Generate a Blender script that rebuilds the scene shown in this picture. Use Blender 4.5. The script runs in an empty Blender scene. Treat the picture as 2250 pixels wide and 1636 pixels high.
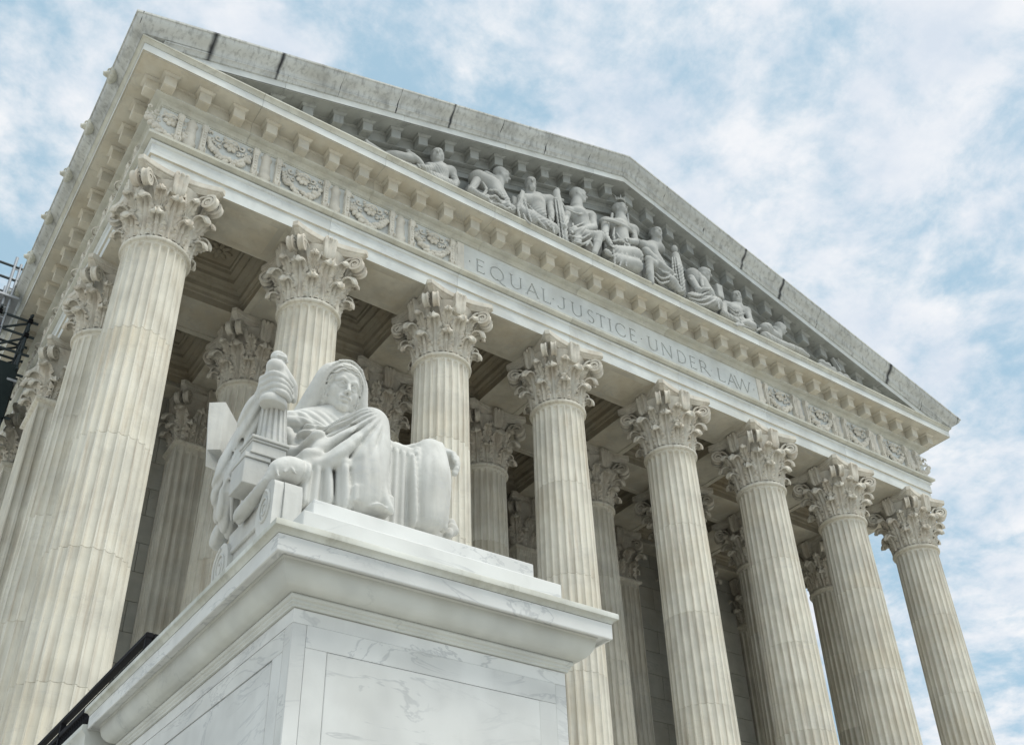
import bpy, bmesh, math, random
import numpy as np
from mathutils import Vector, Matrix
random.seed(7); np.random.seed(7)
scene = bpy.context.scene
col = scene.collection
R_ = math.radians

# ------------------------------------------------------------------ camera
cam_d = bpy.data.cameras.new('camera')
cam = bpy.data.objects.new('camera', cam_d); col.objects.link(cam)
cam_d.sensor_fit = 'HORIZONTAL'; cam_d.sensor_width = 36.0
cam_d.lens = 36.778; cam_d.shift_x = 0.01674; cam_d.shift_y = 0.0520
cam_d.clip_start = 0.1; cam_d.clip_end = 5000
CR = np.array([[0.82809, 0.470323, -0.305063], [-0.560302, 0.676763, -0.477551], [-0.018148, 0.566382, 0.823943]])
m = Matrix(((CR[0,0], CR[0,2], -CR[0,1], -4.2948), (CR[1,0], CR[1,2], -CR[1,1], -21.9648), (CR[2,0], CR[2,2], -CR[2,1], -5.8771), (0,0,0,1)))
cam.matrix_world = m
scene.camera = cam

# ------------------------------------------------------------------ world and sun (thin bright overcast)
SUN_EL, SUN_AZ = 66.0, 152.0      # azimuth clockwise from +y
world = bpy.data.worlds.new('World'); scene.world = world; world.use_nodes = True
wn, wl = world.node_tree.nodes, world.node_tree.links
wn.clear()
def N(nodes, typ, **kw):
    n = nodes.new(typ)
    for k, v in kw.items():
        if k.startswith('i_'):
            n.inputs[k[2:]].default_value = v
        else: setattr(n, k, v)
    return n
wo = N(wn, 'ShaderNodeOutputWorld'); bg = N(wn, 'ShaderNodeBackground')
sky = N(wn, 'ShaderNodeTexSky', sky_type='NISHITA', sun_disc=False)
sky.sun_elevation = R_(SUN_EL); sky.sun_rotation = R_(SUN_AZ)
sky.air_density = 1.0; sky.dust_density = 1.6; sky.ozone_density = 1.6
tc = N(wn, 'ShaderNodeTexCoord')
sep = N(wn, 'ShaderNodeSeparateXYZ'); wl.new(tc.outputs['Generated'], sep.inputs[0])
zc = N(wn, 'ShaderNodeMath', operation='MAXIMUM'); wl.new(sep.outputs['Z'], zc.inputs[0]); zc.inputs[1].default_value = 0.0
za_ = N(wn, 'ShaderNodeMath', operation='ADD'); wl.new(zc.outputs[0], za_.inputs[0]); za_.inputs[1].default_value = 0.22
dx = N(wn, 'ShaderNodeMath', operation='DIVIDE'); wl.new(sep.outputs['X'], dx.inputs[0]); wl.new(za_.outputs[0], dx.inputs[1])
dy = N(wn, 'ShaderNodeMath', operation='DIVIDE'); wl.new(sep.outputs['Y'], dy.inputs[0]); wl.new(za_.outputs[0], dy.inputs[1])
cb = N(wn, 'ShaderNodeCombineXYZ'); wl.new(dx.outputs[0], cb.inputs[0]); wl.new(dy.outputs[0], cb.inputs[1]); cb.inputs[2].default_value = 2.35
n1 = N(wn, 'ShaderNodeTexNoise', noise_dimensions='3D'); wl.new(cb.outputs[0], n1.inputs['Vector'])
n1.inputs['Scale'].default_value = 6.6; n1.inputs['Detail'].default_value = 11; n1.inputs['Roughness'].default_value = 0.63; n1.inputs['Distortion'].default_value = 0.15
n2 = N(wn, 'ShaderNodeTexNoise'); wl.new(cb.outputs[0], n2.inputs['Vector'])
n2.inputs['Scale'].default_value = 1.15; n2.inputs['Detail'].default_value = 4; n2.inputs['Roughness'].default_value = 0.5
add = N(wn, 'ShaderNodeMath', operation='MULTIPLY_ADD'); wl.new(n2.outputs['Fac'], add.inputs[0]); add.inputs[1].default_value = 0.40; wl.new(n1.outputs['Fac'], add.inputs[2])
rmp = N(wn, 'ShaderNodeMapRange', interpolation_type='SMOOTHSTEP'); wl.new(add.outputs[0], rmp.inputs['Value'])
rmp.inputs['From Min'].default_value = 0.535; rmp.inputs['From Max'].default_value = 0.81
n3 = N(wn, 'ShaderNodeTexNoise'); wl.new(cb.outputs[0], n3.inputs['Vector'])
n3.inputs['Scale'].default_value = 7.5; n3.inputs['Detail'].default_value = 6; n3.inputs['Roughness'].default_value = 0.6
crmp = N(wn, 'ShaderNodeValToRGB'); wl.new(n3.outputs['Fac'], crmp.inputs[0])
crmp.color_ramp.elements[0].position = 0.30; crmp.color_ramp.elements[0].color = (7.2, 8.0, 9.0, 1)
crmp.color_ramp.elements[1].position = 0.68; crmp.color_ramp.elements[1].color = (10.2, 10.2, 10.3, 1)
# clear sky, veiled by high thin haze
haze_mix = N(wn, 'ShaderNodeMix', data_type='RGBA'); haze_mix.inputs['Factor'].default_value = 0.70
wl.new(sky.outputs[0], haze_mix.inputs['A']); haze_mix.inputs['B'].default_value = (5.3, 7.8, 9.4, 1)
cl_mix = N(wn, 'ShaderNodeMix', data_type='RGBA'); wl.new(rmp.outputs[0], cl_mix.inputs['Factor'])
wl.new(haze_mix.outputs['Result'], cl_mix.inputs['A']); wl.new(crmp.outputs[0], cl_mix.inputs['B'])
wl.new(cl_mix.outputs['Result'], bg.inputs[0]); bg.inputs['Strength'].default_value = 0.057
wl.new(bg.outputs[0], wo.inputs[0])

sun_d = bpy.data.lights.new('sun', 'SUN'); sun_d.energy = 1.5; sun_d.angle = R_(26); sun_d.color = (1.0, 0.965, 0.895)
sun = bpy.data.objects.new('sun', sun_d); col.objects.link(sun)
sdir = Vector((math.sin(R_(SUN_AZ))*math.cos(R_(SUN_EL)), math.cos(R_(SUN_AZ))*math.cos(R_(SUN_EL)), math.sin(R_(SUN_EL))))
sun.rotation_euler = sdir.to_track_quat('Z', 'Y').to_euler()
sun.location = sdir*100
vs = scene.view_settings
vs.view_transform = 'Standard'; vs.look = 'None'; vs.exposure = 0.76; vs.gamma = 1.0; vs.use_curve_mapping = False
scene.cycles.max_bounces = 3; scene.cycles.diffuse_bounces = 2; scene.cycles.glossy_bounces = 1; scene.cycles.transmission_bounces = 0

# ------------------------------------------------------------------ materials
def marble(name, base, vein=(0.42,0.44,0.46), vein_amt=0.35, warm=(0.60,0.50,0.34), warm_amt=0.2, streak=0.0, streak_col=(0.30,0.24,0.17),
           scale=1.0, rough=0.55, bump=0.12, rnd=True, dirt=0.0, dirt_col=(0.10,0.10,0.10), vein_w=0.03, joints=None, vein_mask=(0.42,0.66)):
    mt = bpy.data.materials.new(name); mt.use_nodes = True
    n, l = mt.node_tree.nodes, mt.node_tree.links
    b = n['Principled BSDF']; b.inputs['Roughness'].default_value = rough+0.2; b.inputs['Specular IOR Level'].default_value = 0.22
    t = N(n, 'ShaderNodeTexCoord'); oi = N(n, 'ShaderNodeObjectInfo')
    ofs = N(n, 'ShaderNodeVectorMath', operation='SCALE'); ofs.inputs[0].default_value = (37.0, 19.0, 53.0)
    if rnd: l.new(oi.outputs['Random'], ofs.inputs['Scale'])
    else: ofs.inputs['Scale'].default_value = 0.0
    ad = N(n, 'ShaderNodeVectorMath', operation='ADD'); l.new(t.outputs['Object'], ad.inputs[0]); l.new(ofs.outputs[0], ad.inputs[1])
    vec = ad.outputs[0]
    def noise(sc, det, ro=0.55, dist=0.0, stretch=None):
        q = N(n, 'ShaderNodeTexNoise'); q.inputs['Scale'].default_value = sc*scale; q.inputs['Detail'].default_value = det
        q.inputs['Roughness'].default_value = ro; q.inputs['Distortion'].default_value = dist
        if stretch:
            mp = N(n, 'ShaderNodeMapping'); mp.inputs['Scale'].default_value = stretch; l.new(vec, mp.inputs['Vector']); l.new(mp.outputs[0], q.inputs['Vector'])
        else: l.new(vec, q.inputs['Vector'])
        return q.outputs['Fac']
    def rng(v, a, c, lo=0.0, hi=1.0):
        q = N(n, 'ShaderNodeMapRange', interpolation_type='SMOOTHSTEP'); l.new(v, q.inputs['Value'])
        q.inputs['From Min'].default_value = a; q.inputs['From Max'].default_value = c
        q.inputs['To Min'].default_value = lo; q.inputs['To Max'].default_value = hi
        return q.outputs[0]
    def mix(f, a, c, blend='MIX'):
        q = N(n, 'ShaderNodeMix', data_type='RGBA', blend_type=blend)
        if isinstance(f, float): q.inputs['Factor'].default_value = f
        else: l.new(f, q.inputs['Factor'])
        for s, v in (('A', a), ('B', c)):
            if isinstance(v, tuple): q.inputs[s].default_value = (*v, 1)
            else: l.new(v, q.inputs[s])
        return q.outputs['Result']
    c0 = mix(rng(noise(0.9, 3, 0.6), 0.35, 0.68), tuple(x*1.05 for x in base), tuple(x*0.86 for x in base))
    # per-piece tone shift
    rv = N(n, 'ShaderNodeMapRange'); l.new(oi.outputs['Random'], rv.inputs['Value']); rv.inputs['To Min'].default_value = 0.945; rv.inputs['To Max'].default_value = 1.03
    if rnd:
        hs = N(n, 'ShaderNodeHueSaturation'); l.new(c0, hs.inputs['Color']); l.new(rv.outputs[0], hs.inputs['Value']); c0 = hs.outputs[0]
    # veins: ridged, distorted
    vn = N(n, 'ShaderNodeTexNoise'); vn.inputs['Scale'].default_value = 1.1*scale; vn.inputs['Detail'].default_value = 5; vn.inputs['Roughness'].default_value = 0.62; vn.inputs['Distortion'].default_value = 1.1
    mpv = N(n, 'ShaderNodeMapping'); mpv.inputs['Scale'].default_value = (0.55, 0.55, 1.7); mpv.inputs['Rotation'].default_value = (0.35, 0.55, 0.2); l.new(vec, mpv.inputs['Vector']); l.new(mpv.outputs[0], vn.inputs['Vector'])
    s1 = N(n, 'ShaderNodeMath', operation='SUBTRACT'); l.new(vn.outputs['Fac'], s1.inputs[0]); s1.inputs[1].default_value = 0.5
    s2 = N(n, 'ShaderNodeMath', operation='ABSOLUTE'); l.new(s1.outputs[0], s2.inputs[0])
    ridge = rng(s2.outputs[0], 0.0, vein_w, 1.0, 0.0)
    mask = rng(noise(0.7, 1), *vein_mask)
    vm = N(n, 'ShaderNodeMath', operation='MULTIPLY'); l.new(ridge, vm.inputs[0]); l.new(mask, vm.inputs[1])
    vm2 = N(n, 'ShaderNodeMath', operation='MULTIPLY'); l.new(vm.outputs[0], vm2.inputs[0]); vm2.inputs[1].default_value = vein_amt
    c1 = mix(vm2.outputs[0], c0, vein)
    # warm mineral cloudiness
    wm = N(n, 'ShaderNodeMath', operation='MULTIPLY'); l.new(rng(noise(0.55, 4, 0.65), 0.40, 0.72), wm.inputs[0]); wm.inputs[1].default_value = warm_amt
    c2 = mix(wm.outputs[0], c1, warm)
    if streak > 0:
        st = N(n, 'ShaderNodeMath', operation='MULTIPLY'); l.new(rng(noise(3.0, 4, 0.6, 0.2, (3.2, 3.2, 0.16)), 0.46, 0.74), st.inputs[0]); st.inputs[1].default_value = streak
        c2 = mix(st.outputs[0], c2, streak_col)
    if dirt > 0:
        dm = N(n, 'ShaderNodeMath', operation='MULTIPLY')
        l.new(rng(noise(1.4, 5, 0.7, 0.4, (1.5, 1.5, 0.55)), 0.50, 0.72), dm.inputs[0]); dm.inputs[1].default_value = dirt
        c2 = mix(dm.outputs[0], c2, dirt_col)
    if joints:                      # black run-off stains that start at some block joints
        x0, per, mir = joints
        sp = N(n, 'ShaderNodeSeparateXYZ'); l.new(t.outputs['Object'], sp.inputs[0])
        def mth(op, a, b_=None):
            q = N(n, 'ShaderNodeMath', operation=op)
            for i_, v_ in enumerate((a, b_)):
                if v_ is None: continue
                if isinstance(v_, (int, float)): q.inputs[i_].default_value = v_
                else: l.new(v_, q.inputs[i_])
            return q.outputs[0]
        xm = mth('SUBTRACT', mir, mth('ABSOLUTE', mth('SUBTRACT', sp.outputs['X'], mir)))
        ph = mth('DIVIDE', mth('SUBTRACT', xm, x0), per)
        wob = mth('MULTIPLY', mth('SUBTRACT', noise(3.0, 3), 0.5), 0.05)
        dj = mth('ADD', mth('ABSOLUTE', mth('SUBTRACT', ph, mth('ROUND', ph))), wob)
        cell = N(n, 'ShaderNodeTexWhiteNoise', noise_dimensions='1D'); l.new(mth('ADD', mth('ROUND', mth('DIVIDE', mth('SUBTRACT', sp.outputs['X'], x0), per)), 3.3), cell.inputs['W'])
        wdt = mth('MULTIPLY', mth('POWER', cell.outputs['Value'], 7.0), 0.075)
        st_ = N(n, 'ShaderNodeMapRange', interpolation_type='SMOOTHSTEP'); l.new(dj, st_.inputs['Value']); st_.inputs['From Min'].default_value = 0.0; l.new(mth('ADD', wdt, 0.003), st_.inputs['From Max']); st_.inputs['To Min'].default_value = 0.92; st_.inputs['To Max'].default_value = 0.0
        yf = N(n, 'ShaderNodeMath', operation='LESS_THAN'); l.new(sp.outputs['Y'], yf.inputs[0]); yf.inputs[1].default_value = -1.9
        c2 = mix(mth('MULTIPLY', st_.outputs[0], yf.outputs[0]), c2, (0.028,0.030,0.034))
    l.new(c2, b.inputs['Base Color'])
    bp = N(n, 'ShaderNodeBump'); bp.inputs['Strength'].default_value = bump; bp.inputs['Distance'].default_value = 0.02
    l.new(noise(14, 3, 0.65), bp.inputs['Height']); l.new(bp.outputs[0], b.inputs['Normal'])
    return mt
def plain(name, c, rough=0.5, metal=0.0):
    mt = bpy.data.materials.new(name); mt.use_nodes = True
    n, l = mt.node_tree.nodes, mt.node_tree.links
    b = n['Principled BSDF']; b.inputs['Roughness'].default_value = rough; b.inputs['Metallic'].default_value = metal
    t = N(n, 'ShaderNodeTexCoord'); q = N(n, 'ShaderNodeTexNoise'); q.inputs['Scale'].default_value = 6; q.inputs['Detail'].default_value = 6
    l.new(t.outputs['Object'], q.inputs['Vector'])
    mx = N(n, 'ShaderNodeMix', data_type='RGBA'); l.new(q.outputs['Fac'], mx.inputs['Factor'])
    mx.inputs['A'].default_value = (*[x*0.75 for x in c], 1); mx.inputs['B'].default_value = (*[min(1, x*1.2) for x in c], 1)
    l.new(mx.outputs['Result'], b.inputs['Base Color'])
    return mt
M = {}
M['statue'] = marble('statue_marble', (0.68,0.677,0.635), vein=(0.50,0.52,0.54), vein_amt=0.35, warm=(0.56,0.53,0.45), warm_amt=0.28, scale=1.7, bump=0.14, rnd=False, dirt=0.26, dirt_col=(0.38,0.37,0.33), streak=0.22, streak_col=(0.42,0.41,0.37))
M['pedestal'] = marble('pedestal_marble', (0.79,0.795,0.765), vein=(0.42,0.435,0.44), vein_amt=0.48, warm=(0.64,0.63,0.56), warm_amt=0.24, scale=1.15, bump=0.05, vein_w=0.022, dirt=0.12, dirt_col=(0.5,0.5,0.47), vein_mask=(0.34,0.58))
M['ped_trim'] = marble('pedestal_trim_marble', (0.70,0.71,0.66), vein=(0.44,0.46,0.44), vein_amt=0.45, warm=(0.60,0.58,0.46), warm_amt=0.25, scale=1.5, bump=0.06, vein_w=0.018)
M['ped_lip'] = marble('pedestal_lip_marble', (0.68,0.69,0.63), vein_amt=0.2, warm=(0.44,0.42,0.32), warm_amt=0.45, scale=2.2, bump=0.12, dirt=0.35, dirt_col=(0.26,0.25,0.20))
M['column'] = marble('column_marble', (0.79,0.755,0.65), vein=(0.52,0.51,0.48), vein_amt=0.25, warm=(0.66,0.57,0.40), warm_amt=0.34, streak=0.58, streak_col=(0.46,0.385,0.295), bump=0.12)
M['capital'] = marble('capital_marble', (0.75,0.71,0.61), vein_amt=0.1, warm=(0.54,0.42,0.30), warm_amt=0.34, scale=2.6, bump=0.40, dirt=0.34, dirt_col=(0.34,0.28,0.21))
M['entab'] = marble('entablature_marble', (0.75,0.77,0.735), vein=(0.48,0.49,0.50), vein_amt=0.35, warm=(0.62,0.57,0.45), warm_amt=0.26, bump=0.08, dirt=0.08, dirt_col=(0.45,0.44,0.38))
M['mould'] = marble('moulding_marble', (0.67,0.66,0.57), vein_amt=0.25, warm=(0.50,0.46,0.34), warm_amt=0.38, scale=1.6, bump=0.14, dirt=0.28, dirt_col=(0.32,0.29,0.22))
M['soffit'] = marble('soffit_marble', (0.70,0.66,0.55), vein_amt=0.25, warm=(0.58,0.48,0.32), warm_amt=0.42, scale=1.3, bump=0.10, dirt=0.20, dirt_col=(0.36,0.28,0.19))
M['rake'] = marble('weathered_sima_marble', (0.64,0.65,0.615), vein_amt=0.2, warm=(0.52,0.50,0.42), warm_amt=0.35, scale=0.8, bump=0.12, dirt=0.55, dirt_col=(0.30,0.30,0.28), streak=0.62, streak_col=(0.26,0.26,0.24), rnd=False, joints=(-0.17,2.04,15.972))
M['relief'] = marble('relief_marble', (0.80,0.755,0.655), vein_amt=0.15, warm=(0.60,0.55,0.44), warm_amt=0.28, scale=1.8, bump=0.16, dirt=0.16, dirt_col=(0.34,0.33,0.29))
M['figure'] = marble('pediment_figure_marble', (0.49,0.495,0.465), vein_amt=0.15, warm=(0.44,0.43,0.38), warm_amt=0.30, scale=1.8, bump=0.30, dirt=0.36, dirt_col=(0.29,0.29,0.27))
M['inner'] = marble('shaded_dirty_pediment_marble', (0.40,0.41,0.38), vein_amt=0.15, warm=(0.30,0.29,0.24), warm_amt=0.30, scale=1.4, bump=0.18, dirt=0.45, dirt_col=(0.14,0.145,0.14))  # dirty stone, with the shade of the recess also darkened into its colour
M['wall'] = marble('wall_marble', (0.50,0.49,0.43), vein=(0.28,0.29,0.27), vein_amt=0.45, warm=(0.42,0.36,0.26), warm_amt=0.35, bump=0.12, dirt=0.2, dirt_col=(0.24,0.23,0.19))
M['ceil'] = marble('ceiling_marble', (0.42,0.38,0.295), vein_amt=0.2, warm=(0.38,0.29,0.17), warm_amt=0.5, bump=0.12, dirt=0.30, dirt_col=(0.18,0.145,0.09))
M['plaza'] = marble('plaza_marble', (0.43,0.42,0.385), vein_amt=0.2, warm=(0.52,0.47,0.38), warm_amt=0.25, scale=0.6, rnd=False)
M['roof'] = plain('roof_tile', (0.42,0.36,0.30), 0.8)
M['iron'] = plain('black_iron', (0.010,0.010,0.012), 0.75); M['iron'].node_tree.nodes['Principled BSDF'].inputs['Specular IOR Level'].default_value = 0.15
M['scaffold'] = plain('scaffold_steel', (0.045,0.060,0.065), 0.5, 0.3)
M['galv'] = plain('galvanised_steel', (0.42,0.44,0.46), 0.5, 0.5)
M['net'] = plain('dark_green_net', (0.018,0.030,0.030), 0.9)
M['tarp'] = plain('white_tarp', (0.62,0.63,0.64), 0.7)
M['grime'] = plain('black_grime', (0.030,0.031,0.033), 0.9)

# ------------------------------------------------------------------ helpers
def link(name, me, mat, parent=None, loc=(0,0,0), rz=0.0, label=None, cat=None, group=None, kind=None, smooth=False):
    o = bpy.data.objects.new(name, me); col.objects.link(o)
    if me is not None and mat is not None and not me.materials: me.materials.append(mat)
    if parent is not None: o.parent = parent
    o.location = loc; o.rotation_euler = (0,0,rz)
    if label: o['label'] = label
    if cat: o['category'] = cat
    if group: o['group'] = group
    if kind: o['kind'] = kind
    return o
def smooth(me, ang=40):
    me.polygons.foreach_set('use_smooth', [True]*len(me.polygons))
    try: me.set_sharp_from_angle(angle=R_(ang))
    except Exception: pass
    return me
def mesh(v, f, name='m', sm=None):
    me = bpy.data.meshes.new(name); me.from_pydata([tuple(map(float, q)) for q in v], [], f); me.update()
    if sm is not None: smooth(me, sm)
    return me
class MB:
    def __init__(s): s.v = []; s.f = []
    def add(s, v, f):
        b = len(s.v); s.v += [tuple(map(float, q)) for q in v]; s.f += [tuple(i+b for i in q) for q in f]; return s
    def box(s, a, b, top=None):
        x0,y0,z0 = a; x1,y1,z1 = b
        v = [(x0,y0,z0),(x1,y0,z0),(x1,y1,z0),(x0,y1,z0),(x0,y0,z1),(x1,y0,z1),(x1,y1,z1),(x0,y1,z1)]
        return s.add(v, [(0,3,2,1),(4,5,6,7),(0,1,5,4),(1,2,6,5),(2,3,7,6),(3,0,4,7)])
    def bbox(s, a, b, e=0.01):
        # box with chamfered edges
        x0,y0,z0 = a; x1,y1,z1 = b
        bm = bmesh.new(); r = bmesh.ops.create_cube(bm, size=1.0)
        for q in bm.verts: q.co = Vector(((x0+x1)/2+q.co.x*(x1-x0), (y0+y1)/2+q.co.y*(y1-y0), (z0+z1)/2+q.co.z*(z1-z0)))
        bmesh.ops.bevel(bm, geom=list(bm.edges), offset=e, segments=1, affect='EDGES')
        bm.verts.index_update()
        s.add([q.co[:] for q in bm.verts], [tuple(w.index for w in f.verts) for f in bm.faces]); bm.free(); return s
    def tube(s, pts, r, n=8, cap=True):
        pts = [np.array(q, float) for q in pts]; rs = r if hasattr(r, '__len__') else [r]*len(pts)
        rings = []; up0 = None
        for i, q in enumerate(pts):
            t = (pts[min(i+1,len(pts)-1)]-pts[max(i-1,0)]); t /= (np.linalg.norm(t)+1e-9)
            if up0 is None:
                u = np.cross(t, (0,0,1.0)); 
                if np.linalg.norm(u) < 1e-3: u = np.cross(t, (0,1.0,0))
            else: u = up0 - t*np.dot(up0, t)
            u /= np.linalg.norm(u); up0 = u; w = np.cross(t, u)
            rings.append([q+rs[i]*(math.cos(a)*u+math.sin(a)*w) for a in np.linspace(0, 2*math.pi, n, endpoint=False)])
        v = [x for g in rings for x in g]; f = []
        for i in range(len(pts)-1):
            for j in range(n): f.append((i*n+j, i*n+(j+1)%n, (i+1)*n+(j+1)%n, (i+1)*n+j))
        if cap: f += [tuple(range(n))[::-1], tuple((len(pts)-1)*n+j for j in range(n))]
        return s.add(v, f)
    def lathe(s, prof, n=32, c=(0,0,0), a0=0.0, a1=2*math.pi):
        full = abs(a1-a0-2*math.pi) < 1e-6
        angs = np.linspace(a0, a1, n, endpoint=not full); k = len(angs)
        v = [(c[0]+r*math.cos(a), c[1]+r*math.sin(a), c[2]+z) for (r, z) in prof for a in angs]; f = []
        for i in range(len(prof)-1):
            for j in range(k if full else k-1): f.append((i*k+j, i*k+(j+1)%k, (i+1)*k+(j+1)%k, (i+1)*k+j))
        return s.add(v, f)
    def ball(s, c, r, nu=8, nv=5, rot=None):
        r = r if hasattr(r, '__len__') else (r,r,r); v = []; f = []
        for i in range(nv+1):
            t = math.pi*i/nv
            for j in range(nu):
                a = 2*math.pi*j/nu; q = np.array((r[0]*math.sin(t)*math.cos(a), r[1]*math.sin(t)*math.sin(a), r[2]*math.cos(t)))
                if rot is not None: q = rot@q
                v.append(np.array(c)+q)
        for i in range(nv):
            for j in range(nu): f.append((i*nu+j, (i+1)*nu+j, (i+1)*nu+(j+1)%nu, i*nu+(j+1)%nu))
        return s.add(v, f)
    def grid(s, P, close_u=False):
        # P[i][j] -> point
        n, k = len(P), len(P[0]); v = [q for r in P for q in r]; f = []
        for i in range(n-1):
            for j in range(k if close_u else k-1): f.append((i*k+j, i*k+(j+1)%k, (i+1)*k+(j+1)%k, (i+1)*k+j))
        return s.add(v, f)
    def mesh(s, name='m', sm=None): return mesh(s.v, s.f, name, sm)

# ------------------------------------------------------------------ building geometry constants
S, CE = 4.5, 0.444
X = lambda i: i*S + (CE if i > 3 else 0.0)
W = 7*S + CE
SL = 0.3028
HX = W/2
D1, D2 = 4.5, 9.0
FLOOR = -2.85
YB = 40.0
ZA = 16.16

def station(kind, t=0.0):
    if kind == 'F': return lambda p, z: (t, -p, z)
    if kind == 'L': return lambda p, z: (-p, t, z)
    if kind == 'R': return lambda p, z: (W+p, t, z)
    if kind == 'CL': return lambda p, z: (-p, -p, z)
    if kind == 'CR': return lambda p, z: (W+p, -p, z)
    if kind == 'KL': return lambda p, z: (t, -p, z+SL*t)        # left rake, z given at x = 0
    if kind == 'KR': return lambda p, z: (t, -p, z+SL*(W-t))
def sweep(prof, stations, name='m', sm=None, caps=True):
    st = [station(*q) if isinstance(q, tuple) else q for q in stations]
    k = len(prof); v = [s(p, z) for s in st for (p, z) in prof]; f = []
    for i in range(len(st)-1):
        for j in range(k): f.append((i*k+j, i*k+(j+1)%k, (i+1)*k+(j+1)%k, (i+1)*k+j))
    if caps: f += [tuple(range(k)), tuple((len(st)-1)*k+j for j in range(k))[::-1]]
    me = mesh(v, f, name)
    bm = bmesh.new(); bm.from_mesh(me); bmesh.ops.recalc_face_normals(bm, faces=bm.faces); bm.to_mesh(me); bm.free()
    if sm is not None: smooth(me, sm)
    return me
def arc(cx, cz, r, a0, a1, n):
    return [(cx+r*math.cos(R_(a0+(a1-a0)*i/n)), cz+r*math.sin(R_(a0+(a1-a0)*i/n))) for i in range(n+1)]
GZ = -7.5
CAMP = np.array((-4.2948, -21.9648, -5.8771))
def P(u, v, y):
    """turn a photograph position (2250 x 1636) and a real depth y into a world point"""
    d = CR@np.array(((u-1087.344)/2298.619, 1.0, -(v-934.994)/2298.619)); return CAMP+d*((y-CAMP[1])/d[1])
# ================================================================== SETTING

g = MB(); g.box((-600,-600,GZ-0.5), (600,600,GZ))
link('ground', g.mesh(), M['plaza'], kind='structure')
# plaza paving slabs in front of the stairs (real joints)
# grand stair up to the portico
st = MB(); nstep = 28
for i in range(nstep):
    z1 = GZ + (FLOOR-GZ)*(i+1)/nstep; y0 = -14.6+i*0.42
    st.box((2.4, y0, GZ-0.2), (W-2.4, -2.2, z1) if i == nstep-1 else (W-2.4, y0+0.42, z1))
link('grand_stairs', st.mesh(), M['plaza'], kind='structure')

# ================================================================== COURTHOUSE
court = link('courthouse', None, None, loc=(0,0,0), label='white marble courthouse with fluted Corinthian columns, carved frieze and sculpted pediment', cat='courthouse')
def part(name, me, mat, parent=court, **kw): return link(name, me, mat, parent, **kw)
b = MB(); b.bbox((-2.6,-2.6,GZ-0.3), (W+2.6,YB,FLOOR-0.6), 0.03); part('podium', b.mesh(), M['pedestal'])
b = MB(); b.bbox((-2.1,-2.1,FLOOR-0.6), (W+2.1,YB-0.1,FLOOR), 0.02); part('portico_floor', b.mesh(), M['wall'])

# ---------------- column shafts: drums
ZS0, ZS1 = FLOOR+0.95, 13.72
JOINTS = [ZS0, 1.76, 4.75, 7.7, 10.85, ZS1]
def rad(z):
    t = (z-ZS0)/(ZS1-ZS0); return 0.955-0.115*t**1.7
NFL = 24
def drum_mesh(z0, z1, top=False, bottom=False):
    if top: zs = [z0, z0+0.009, z0+0.016, (z0+z1)/2] + [z1-0.42+0.03*i for i in range(0, 14)] + [z1]
    elif bottom: zs = [z0] + [z0+0.10+0.03*i for i in range(0, 8)] + [(z0+z1)/2, z1-0.016, z1-0.009, z1]
    else: zs = [z0, z0+0.009, z0+0.016, (z0+z1)/2, z1-0.016, z1-0.009, z1]
    pit = 2*math.pi/NFL; hw = 0.42*pit
    offs = [-0.5*pit, -hw] + [hw*math.sin(R_(a)) for a in (-66,-42,-20,0,20,42,66)] + [hw]
    P = []
    for z in zs:
        Rr = rad(z); row = []
        cut = 0.014 if (abs(z-z0) < 0.001 and not bottom) or (abs(z-z1) < 0.001 and not top) else 0.0
        fac = 1.0
        hz = 1.0
        if top:
            d = z1-0.06-z; wflute = hw*Rr
            hz = 0.0 if d <= 0 else math.sqrt(max(0, 1-max(0, (wflute-d)/wflute)**2))
        if bottom:
            d = z-z0-0.08; wflute = hw*Rr
            hz = 0.0 if d <= 0 else math.sqrt(max(0, 1-max(0, (wflute-d)/wflute)**2))
        for i in range(NFL):
            for o in offs:
                a = i*pit+o; q = o/hw
                if abs(q) >= 0.999 or hz <= 0.001: dep = 0.0
                else:
                    qq = q/max(hz, 0.05)
                    dep = 0.074*math.sqrt(1-qq*qq)*hz if abs(qq) < 1 else 0.0
                rr = Rr-dep-cut
                row.append((rr*math.cos(a), rr*math.sin(a), z))
        P.append(row)
    mb = MB(); mb.grid(P, True)
    n = len(P[0]); tot = len(P)
    mb.f.append(tuple(range(n))[::-1]); mb.f.append(tuple((tot-1)*n+j for j in range(n)))
    return mb.mesh('drum', 32)
DRUMS = [drum_mesh(JOINTS[i], JOINTS[i+1], top=(i == 4), bottom=(i == 0)) for i in range(5)]
# ring (astragal) and attic base
mb = MB(); mb.lathe([(0.80,13.70),(0.845,13.70),(0.862,13.735),(0.905,13.745)]+arc(0.87,13.815,0.065,-70,70,8)+[(0.892,13.885),(0.86,13.892),(0.85,13.93),(0.78,13.93)], 64)
RING = mb.mesh('ring', 40)
mb = MB(); mb.lathe([(0.5,0.30),(1.27,0.30)]+arc(1.20,0.42,0.13,-80,80,8)+[(1.16,0.56),(1.10,0.60),(1.06,0.66),(1.08,0.73)]+arc(1.06,0.80,0.075,-60,80,6)+[(1.0,0.90),(0.97,0.95),(0.5,0.95)], 48)
mb.bbox((-1.34,-1.34,0.0), (1.34,1.34,0.30), 0.015)
BASE = mb.mesh('base', 35)

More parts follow.
